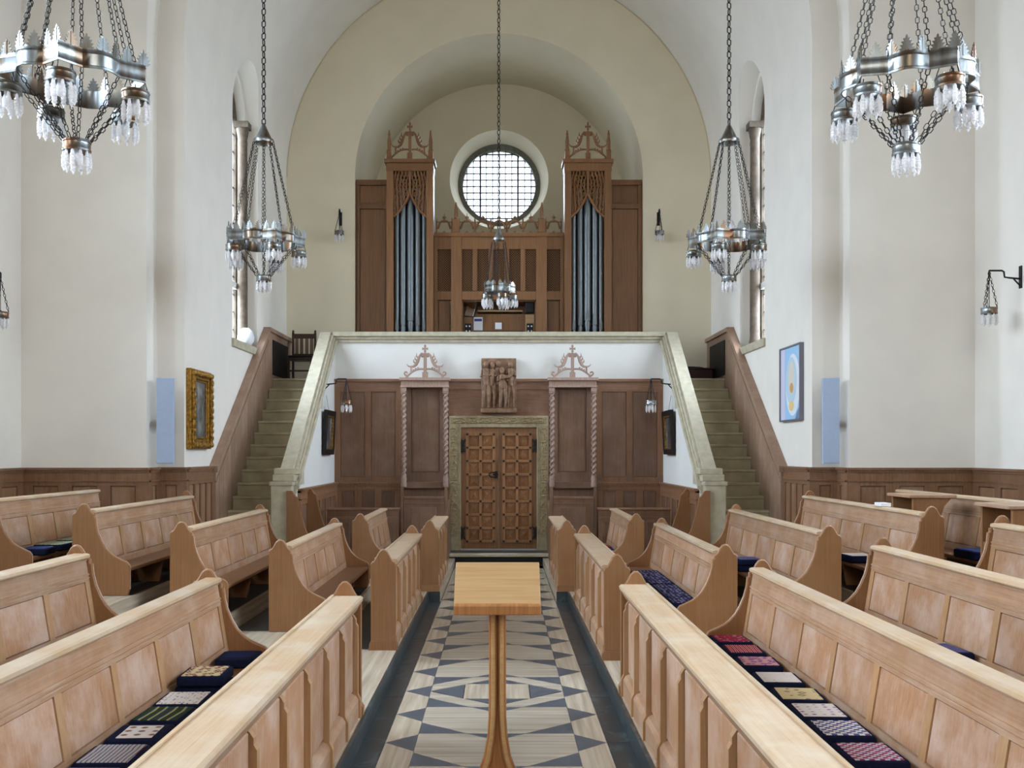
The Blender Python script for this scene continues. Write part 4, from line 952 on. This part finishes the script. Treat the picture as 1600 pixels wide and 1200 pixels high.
for y, e, lab, rz in ((7.32, 'rose', 'dull red kneeler farthest along the right foreground bench', 0.03), (6.93, 'redwhite', 'red and white banded kneeler, right foreground bench', -0.05), (6.53, 'magenta', 'red kneeler with magenta medallion, right foreground bench', -0.06),
                      (6.06, 'cross', 'white kneeler with rows of dark purple crosses, right bench', -0.05), (5.65, 'gold', 'straw yellow kneeler with scrolls, right bench', -0.08), (5.29, 'lilac', 'white kneeler with lilac sprigs, right bench', -0.04),
                      (4.95, 'quilt', 'red white and blue patchwork kneeler, right bench', -0.03), (4.56, 'diamond', 'kneeler with pink diamonds nearest the camera, right bench', 0.0)):
    kneeler(R1, y, SZ, E[e], lab, rz)
for k, (y0, y1) in enumerate(((9.05, 10.35), (10.38, 11.6))):
    kneeler(1.72, (y0+y1)/2, SZ, E['runner'], ('long blue and white seat runner nearer camera, middle right pew', 'long blue and white seat runner farther along the middle right pew')[k], 0, 0.28, y1-y0, 0.055, 0.03).name = 'seat_runner'
kneeler(-4.50, 10.15, 0.74+0.262, E['green'], 'green and cream kneeler on the outermost left pew, nearer one', 0, 0.3, 0.42); kneeler(-4.50, 10.65, 0.74+0.262, E['green'], 'green and cream kneeler on the outermost left pew, farther one', 0, 0.3, 0.42)
kneeler(-4.46, 9.66, 0.74+0.262, E['blue'], 'small blue kneeler by the end of the outermost left pew', 0.1, 0.26, 0.3)
kneeler(2.66, 10.6, TIER[2]+0.262, E['blue'], 'blue kneeler under another on the second middle right pew', 0); kneeler(2.66, 10.6, TIER[2]+0.328, E['mauve'], 'mauve kneeler stacked on a blue one, second middle right pew', 0.06)
kneeler(3.58, 9.9, TIER[3]+0.262, E['lilac'], 'navy kneeler with pale sprigged top, third right pew', 0.1, h=0.07)
kneeler(4.48, 9.25, 0.74+0.262, E['blue'], 'bright blue kneeler on the outermost right pew', 0.1, 0.3, 0.4, 0.08)
kneeler(2.66, 5.95, TIER[2]+0.262, E['mauve'], 'purple kneeler peeping over the right foreground rail', 0.1, h=0.09)
for k, y in enumerate((13.62, 14.0, 14.4)): kneeler(1.50, y, SZ, E[('rug', 'runner', 'rose')[k]], ('rug patterned kneeler at the near end of the short right pew', 'striped kneeler in the middle of the short right pew', 'dull red kneeler at the door end of the short right pew')[k])
kneeler(-1.50, 14.1, SZ, E['green'], 'green kneeler on the short left pew by the door')

# ------------------------------------------------------------------ lectern
lc = thing('lectern', 'pale oak lectern with sloping top standing in the aisle', 'lectern', (0.012, 5.85, 0))
th = math.atan2(0.232, 0.27)
MB().prism([(-0.135, 1.075), (0.135, 1.31), (0.125, 1.335), (-0.145, 1.105)], 'x', -0.25, 0.25).build('desk_top', LECT, lc, bevel=0.004)
MB().prism([(-0.16, 1.062), (-0.135, 1.062), (-0.128, 1.10), (-0.145, 1.13), (-0.16, 1.118)], 'x', -0.25, 0.25).build('book_ledge', LECTSTEM, lc, bevel=0.006)
for e in (-1, 1):
    P = [(0.026, 1.16), (0.026, 0.60), (0.028, 0.45), (0.036, 0.33), (0.055, 0.22), (0.09, 0.12), (0.15, 0.06), (0.24, 0.045)]
    outer = [(e*(x+0.024), z) for x, z in P]; inner = [(e*(x-0.022), z+(0.0 if z > 0.3 else -0.02)) for x, z in P]
    st = MB(); st.prism(outer+inner[::-1], 'y', -0.05, 0.0); st.build('stem_rib', LECTSTEM, lc, bevel=0.010)
    st = MB(); st.prism([(e*(x+0.010), z) for x, z in P]+[(e*(x-0.012), z-(0.0 if z > 0.3 else 0.012)) for x, z in P][::-1], 'y', -0.064, -0.045); st.build('stem_moulding', LECT, lc, bevel=0.006)
    MB().box(*sorted((e*0.14, e*0.27)), -0.2, 0.2, 0.0, 0.05).build('foot', LECTSTEM, lc, bevel=0.012)
MB().box(-0.05, 0.05, 0.0, 0.05, 0.05, 1.17).build('stem_back', LECTSTEM, lc, bevel=0.01)

# ------------------------------------------------------------------ chandeliers and hanging lamps
def chain(mb, p0, p1, pitch, wire, sag=0.0):
    p0, p1 = Vector(p0), Vector(p1); d = p1-p0; L = d.length; n = max(1, int(round(L/pitch))); t = d/L
    a = t.orthogonal().normalized(); b = t.cross(a); hl = pitch*0.5+wire; hwid = pitch*0.30
    for k in range(n):
        c = p0+d*((k+0.5)/n); u = a if k % 2 else b
        c = c-Vector((0, 0, 1))*sag*4*((k+0.5)/n)*(1-(k+0.5)/n)
        pts = [c+t*(hl*q)+u*(hwid*r) for q, r in ((0.55, 1), (-0.55, 1), (-1, 0), (-0.55, -1), (0.55, -1), (1, 0))]
        mb.tube(pts, wire, 4, closed=True)
    return mb
def prism_drop():
    m = MB(); n = 6
    prof = [(0.004, 0.0), (0.010, -0.012), (0.013, -0.04), (0.017, -0.075), (0.014, -0.105), (0.003, -0.135)]
    m.lathe(prof, (0, 0, 0), n)
    for k in range(4): m.lathe([(0.012, -0.03-k*0.022), (0.019, -0.042-k*0.022), (0.012, -0.048-k*0.022)], (0, 0, 0), n)
    return m.mesh('prism_drop')
PRISM = prism_drop()
RINGM = MB(); RINGM.lathe([(0.082, 0.0), (0.090, 0.0), (0.093, 0.012), (0.089, 0.018), (0.089, 0.055), (0.093, 0.06), (0.090, 0.074), (0.082, 0.074), (0.082, 0.0)], n=28, cap=False)
RINGM = RINGM.mesh('lamp_ring', smooth=True)
BULB = MB().lathe([(0.012, 0.05), (0.02, 0.03), (0.02, 0.0), (0.03, -0.03), (0.033, -0.055), (0.022, -0.08), (0.004, -0.09)], n=12).mesh('bulb', smooth=True)
HOOP = MB(); HOOP.box(-0.085, 0.085, -0.006, 0.006, 0.05, 0.058); HOOP.box(-0.006, 0.006, -0.085, 0.085, 0.05, 0.058); HOOP.lathe([(0.018, 0.03), (0.022, 0.05), (0.014, 0.085), (0.005, 0.095)], n=10); HOOP = HOOP.mesh('lamp_holder')
def lamp_cup(parent, loc, nprism=9):
    r = link('lamp_ring', RINGM, PEWTER, parent, loc=loc)
    link('lamp_holder', HOOP, IRON, r); link('bulb', BULB, WHITE, r)
    for k in range(nprism):
        a = 2*PI*k/nprism+0.2; link('prism_drop', PRISM, CRYSTAL, r, loc=(0.080*math.cos(a), 0.080*math.sin(a), 0.002), rot=(0, 0, a))
    return r
def palmette(h, w):
    P = [(0.36, 0), (0.50, 0.14), (0.30, 0.17), (0.46, 0.36), (0.24, 0.38), (0.37, 0.57), (0.17, 0.58), (0.25, 0.76), (0.09, 0.76), (0.07, 0.88), (0, 1.0)]
    pts = [(x*w, z*h) for x, z in P]; poly = pts+[(-x, z) for x, z in pts[-2::-1]]
    m = MB(); m.prism(poly, 'y', -0.0025, 0.0025); m.box(-0.004, 0.004, -0.006, 0.006, 0.0, h*0.85)
    return m.mesh('palmette')
def chandelier(label, loc, rot, R, zc, zbot, ztop, zhang, npet, bottom=True, bandh=0.125, flat=0.34):
    """crown of five corners; all heights are world heights"""
    ch = thing('chandelier', label, 'chandelier', (loc[0], loc[1], zc), rot, 'crown chandeliers')
    a = flat*R; nodes = []; outline = []
    for k in range(5):
        th = 2*PI*k/5-PI/2
        tip = Vector((R*math.cos(th), R*math.sin(th)))
        for e in (-1, 1):
            ang = th+PI-e*PI*0.25; nodes.append(tip+Vector((math.cos(ang), math.sin(ang)))*a)
        # tip between its two flats
        outline += [('n', nodes[-2]), ('t', tip), ('n', nodes[-1])]
    # order: node(-) tip node(+) then bulging arc to the next node(-)
    path = []; marks = []
    for k in range(5):
        A, tip, B = outline[3*k][1], outline[3*k+1][1], outline[3*k+2][1]; C = outline[(3*k+3) % 15][1]
        if (A-tip).angle_signed(B-tip) == 0: pass
        # choose the flat ends so that B is next to C
        if (A-C).length < (B-C).length: A, B = B, A
        path += [A, tip, B]
        mid = (B+C)/2; outw = mid.normalized(); bul = 0.13*R
        Cn = outline[(3*k+3) % 15][1]; Cb = outline[(3*k+5) % 15][1]
        if (Cb-B).length < (Cn-B).length: Cn = Cb
        for i in range(1, 12):
            t = i/12; path.append(B+(Cn-B)*t+((B+Cn)/2).normalized()*bul*math.sin(PI*t))
    n = len(path)
    band = MB(); prof = [(-bandh/2, 0.006), (-bandh/2, -0.004), (-bandh/2+0.012, -0.007), (-bandh/2+0.018, -0.002), (bandh/2-0.035, -0.002), (bandh/2-0.028, -0.008), (bandh/2-0.015, -0.003), (bandh/2, -0.003), (bandh/2, 0.004), (-bandh/2+0.004, 0.004)]
    nrm = []
    for k in range(n):
        t = (path[(k+1) % n]-path[k-1]).normalized(); nn = Vector((t.y, -t.x))
        if nn.dot(path[k]) < 0: nn = -nn
        nrm.append(nn)
    rings = [band.add([(path[k].x-nrm[k].x*d, path[k].y-nrm[k].y*d, z) for z, d in prof]) for k in range(n)]
    q = len(prof)
    for k in range(n):
        A, B = rings[k], rings[(k+1) % n]
        for j in range(q): band.F.append([A+j, A+(j+1) % q, B+(j+1) % q, B+j])
    band.build('crown_band', PEWTER, ch, smooth=True)
    # palmettes along the top
    per = [0]
    for k in range(n): per.append(per[-1]+(path[(k+1) % n]-path[k]).length)
    total = per[-1]; pm = palmette(0.105 if npet > 20 else 0.07, total/npet*0.92)
    for i in range(npet):
        sdist = total*(i+0.5)/npet; k = max(j for j in range(n) if per[j] <= sdist); f = (sdist-per[k])/(per[k+1]-per[k])
        A, B = path[k], path[(k+1) % n]; p = A+(B-A)*f
        link('palmette', pm, PEWTER, ch, loc=(p.x, p.y, bandh/2-0.006), rot=(0, 0, math.atan2(B.y-A.y, B.x-A.x)))
    # lamps under the five corners
    for k in range(5):
        th = 2*PI*k/5-PI/2; rr = R*0.86 if npet > 20 else R*0.84; c = (rr*math.cos(th), rr*math.sin(th), -bandh/2-0.125)
        lamp_cup(ch, c)
        for j in range(3):
            hk = MB(); b = th+2*PI*j/3; hk.tube([(c[0]+0.085*math.cos(b), c[1]+0.085*math.sin(b), c[2]+0.07), (c[0]+0.06*math.cos(b), c[1]+0.06*math.sin(b), -bandh/2+0.02)], 0.004, 4)
            hk.build('lamp_hanger', IRON, ch)
    # chains from the cone to the crown and from the crown to the bottom cup
    zt = ztop-zc
    for k in range(5):
        for nd in (path[14*k], path[14*k+2]):
            th = math.atan2(nd.y, nd.x)
            chain(MB(), (0.12*math.cos(th), 0.12*math.sin(th), zt-0.22), (nd.x, nd.y, bandh/2-0.01), 0.042, 0.0036).build('chain', IRON, ch)
            if bottom: chain(MB(), (nd.x*0.98, nd.y*0.98, -bandh/2+0.01), (0.085*math.cos(th), 0.085*math.sin(th), zbot-zc+0.07), 0.042, 0.0036).build('chain', IRON, ch)
    if bottom: lamp_cup(ch, (0, 0, zbot-zc), 10)
    sc = 1.0 if npet > 20 else 0.85
    cone = MB(); cone.lathe([(0.016, 0.02), (0.022, 0.0), (0.10*sc, -0.17*sc), (0.122*sc, -0.178*sc), (0.128*sc, -0.20*sc), (0.12*sc, -0.225*sc), (0.11*sc, -0.20*sc), (0.02, -0.03)], (0, 0, zt), 24); cone.build('cone_cap', PEWTER, ch, smooth=True)
    chain(MB(), (0, 0, zt), (0, 0, zhang-zc), 0.075, 0.0075).build('suspension_chain', IRON, ch)
    return ch
c1 = chandelier('large crown chandelier nearest the camera, upper left corner', (-2.83, 6.72), 0.178, 0.49, 4.52, 4.02, 5.93, 12.5, 30)
for lab, loc, rot in (('large crown chandelier nearest the camera, upper right corner', (2.80, 6.80, 4.52), 0.28), ('large crown chandelier before the left nave window', (-2.86, 12.15, 4.57), 0.51), ('large crown chandelier before the right nave window', (2.82, 12.15, 4.57), -0.51)):
    c = copy_tree(c1); c['label'] = lab; c.location = loc; c.rotation_euler = (0, 0, rot)
chandelier('small crown chandelier hanging in front of the organ', (0.0, 17.2), 0.26, 0.285, 4.80, 4.3, 5.83, 11.42, 15, bottom=False, bandh=0.13, flat=0.42)

def bracket_lamp(label, wall, out, arm, drop, nprism=8):
    """lamp cup on chains from an iron bracket; wall point, outward unit (x,y), arm length, chain drop"""
    t = thing('wall_lamp', label, 'lamp', wall, math.atan2(out[1], out[0]), 'iron bracket lamps')
    m = MB(); m.box(0, 0.014, -0.03, 0.03, -0.13, 0.13); m.build('wall_plate', BLACKIRON, t, bevel=0.004)
    m = MB()
    if arm > 0.2: m.tube([(0.01, 0, -0.02), (arm*0.35, 0, -0.01), (arm*0.52, 0, 0.0), (arm*0.54, 0, 0.06), (arm*0.60, 0, 0.075), (arm, 0, 0.075), (arm+0.005, 0, 0.05)], 0.011, 8); m.tube([(0.01, 0, -0.10), (0.06, 0, -0.05), (0.09, 0, -0.015)], 0.010, 6)
    else: m.tube([(0.01, 0, 0.02), (0.04, 0, 0.12), (arm*0.8, 0, 0.16), (arm, 0, 0.12), (arm, 0, 0.06)], 0.013, 8)
    m.build('arm', BLACKIRON, t, smooth=True)
    for k in range(3):
        a = 2*PI*k/3+0.4; chain(MB(), (arm, 0, 0.06), (arm+0.085*math.cos(a), 0.085*math.sin(a), 0.06-drop), 0.036, 0.0036).build('chain', BLACKIRON, t)
    m = MB(); m.tube([(arm, 0, 0.06), (arm, 0, 0.08-drop)], 0.004, 5); m.build('cord', BLACKIRON, t)
    lamp_cup(t, (arm, 0, 0.06-drop-0.07), nprism)
    return t
bracket_lamp('iron bracket lamp on the white wall at the right edge', (6.07, 11.55, 4.02), (-1, 0), 0.37, 0.42)
bracket_lamp('iron bracket lamp cut by the left edge of the picture', (-6.07, 11.75, 3.98), (1, 0), 0.20, 0.40)
bracket_lamp('iron bracket lamp on the left stair wall', (-XS, 17.0, 3.16), (1, 0), 0.38, 0.36)
bracket_lamp('iron bracket lamp on the right stair wall', (XS, 17.0, 3.16), (-1, 0), 0.38, 0.36)
bracket_lamp('hook lamp on the end wall left of the organ', (-3.07, YE, 6.50), (0, -1), 0.16, 0.33)
bracket_lamp('hook lamp on the end wall right of the organ', (3.09, YE, 6.50), (0, -1), 0.16, 0.33)

# ------------------------------------------------------------------ pictures and loudspeakers
def frame_ring(mb, a0, a1, z0, z1, w, d0, d1):
    mb.box(a0, a0+w, d0, d1, z0, z1); mb.box(a1-w, a1, d0, d1, z0, z1); mb.box(a0+w, a1-w, d0, d1, z0, z0+w); mb.box(a0+w, a1-w, d0, d1, z1-w, z1)
def murky():
    m, nt, b = newmat('old_dark_painting'); mp = coords(nt, (1.6, 2.4, 1.3)); n = N(nt, 'ShaderNodeTexNoise'); n.inputs['Scale'].default_value = 2.0; n.inputs['Detail'].default_value = 5
    nt.links.new(mp.outputs[0], n.inputs['Vector']); r = ramp(nt, [(0.35, sr(40, 44, 44)), (0.55, sr(86, 90, 92)), (0.7, sr(150, 150, 148))]); nt.links.new(n.outputs['Fac'], r.inputs[0]); nt.links.new(r.outputs[0], b.inputs['Base Color']); b.inputs['Roughness'].default_value = 0.25
    return m
gp = thing('gilt_framed_painting', 'dark painting in a carved gilt frame on the left wall', 'painting', (-XN, 13.12, 2.03))
T = lambda a, d, z: (d, a, z)
m = MB(T); frame_ring(m, 0, 0.92, 0, 1.07, 0.13, 0.0, 0.07); frame_ring(m, 0.02, 0.90, 0.02, 1.05, 0.07, 0.07, 0.10); frame_ring(m, 0.13, 0.79, 0.13, 0.94, 0.03, 0.03, 0.045); m.build('gilt_frame', GILT, gp, bevel=0.012)
rnd = random.Random(5); m = MB(T)
for k in range(40):
    t = k/40*4; sd, f = int(t), t-int(t)
    a, z = ((0.055+f*0.81, 0.055), (0.865, 0.055+f*0.96), (0.865-f*0.81, 1.015), (0.055, 1.015-f*0.96))[sd]
    m.ball((a, 0.10, z), (0.045*rnd.uniform(.7, 1.1), 0.022, 0.045*rnd.uniform(.7, 1.1)), 7, 4)
m.build('carved_leaf_border', GILT, gp, smooth=True)
m = MB(T); m.box(0.14, 0.78, 0.0, 0.03, 0.14, 0.93); m.build('canvas', murky(), gp)
# modern painting, right wall
def flat(name, c, r=0.6): return plain(name, sr(*c), r)
mp_ = thing('modern_painting', 'pale blue abstract painting with white arcs in a thin grey frame', 'painting', (XN, 13.40, 2.42))
T = lambda a, d, z: (-d, a, z)
m = MB(T); frame_ring(m, 0, 0.98, 0, 1.05, 0.022, 0.0, 0.06); m.build('thin_frame', plain('grey_frame', sr(120, 120, 130), 0.4, metal=0.5), mp_)
MB(T).box(0.02, 0.96, 0, 0.04, 0.02, 1.03).build('canvas', flat('paint_sky_blue', (160, 202, 236)), mp_)
def patch(poly, d, mat): MB(T).prism([(a, z) for a, z in poly], 'y', 0.04, 0.04+d).build('painted_shape', mat, mp_)
# prism axis 'y' maps to depth through T: (a, depth, z)
patch([(0.74, 0.02), (0.96, 0.02), (0.96, 1.03), (0.76, 1.03)], 0.0012, flat('paint_lavender', (206, 208, 228)))
el = lambda ca, cz, ra, rz, n=28: [(ca+ra*math.cos(2*PI*i/n), cz+rz*math.sin(2*PI*i/n)) for i in range(n)]
patch(el(0.38, 0.50, 0.33, 0.43), 0.0016, flat('paint_white', (226, 232, 240)))
patch(el(0.45, 0.56, 0.26, 0.33), 0.0020, flat('paint_mist_blue', (190, 214, 228)))
patch(el(0.44, 0.60, 0.15, 0.23), 0.0024, flat('paint_cream', (222, 216, 204)))
patch(el(0.43, 0.46, 0.085, 0.07), 0.0028, flat('paint_ochre', (206, 160, 96)))
patch(el(0.44, 0.21, 0.12, 0.07), 0.0028, flat('paint_yellow', (228, 204, 140)))
patch([(0.02, 0.02), (0.26, 0.02), (0.20, 0.10), (0.02, 0.22)], 0.0024, flat('paint_slate', (110, 132, 164)))
for s in (-1, 1):
    dp = thing('dark_framed_picture', 'dark framed picture hanging on the %s stair wall' % SIDE[s], 'picture', (s*XS, 16.72, 1.94), group='stair wall pictures')
    T = lambda a, d, z, s=s: (-s*(d+0.01+0.05*z), a, z)
    m = MB(T); frame_ring(m, 0, 0.88, 0, 0.76, 0.09, 0.0, 0.06); m.build('frame', BLACKIRON, dp, bevel=0.008)
    m = MB(T); frame_ring(m, 0.09, 0.79, 0.09, 0.67, 0.025, 0.0, 0.045); m.build('gilt_slip', GILT, dp)
    MB(T).box(0.09, 0.79, 0.0, 0.02, 0.09, 0.67).build('canvas', MATS['old_dark_painting'], dp)
    MB().tube([(-s*0.06, 0.44, 0.72), (-s*0.01, 0.44, 1.02)], 0.003, 4).build('hanging_wire', IRON, dp)
    sp = thing('panel_loudspeaker', 'tall flat blue-grey panel loudspeaker on the %s pier' % SIDE[s], 'loudspeaker', (s*4.27, 12.78, 1.84), -s*0.12, 'panel loudspeakers')
    MB().box(-0.105, 0.105, -0.04, 0.04, 0, 1.10).build('cabinet', BLUEPANEL, sp, bevel=0.006)
    MB().box(-0.10, 0.10, -0.046, -0.04, 0.01, 1.09).build('grille', BLUEPANEL, sp)
    MB().box(-0.03, 0.03, 0.04, 0.26, 0.5, 0.6).build('bracket', IRON, sp)

# thin pale conduit where the vault meets the end wall
MB().tube([(p, YE-0.012, q) for p, q in arc(0, ZS, XN-0.012, 0, PI, 80)], 0.011, 6).build('trim_conduit', plain('conduit_cream', sr(214, 200, 168), 0.6), smooth=True)['kind'] = 'structure'
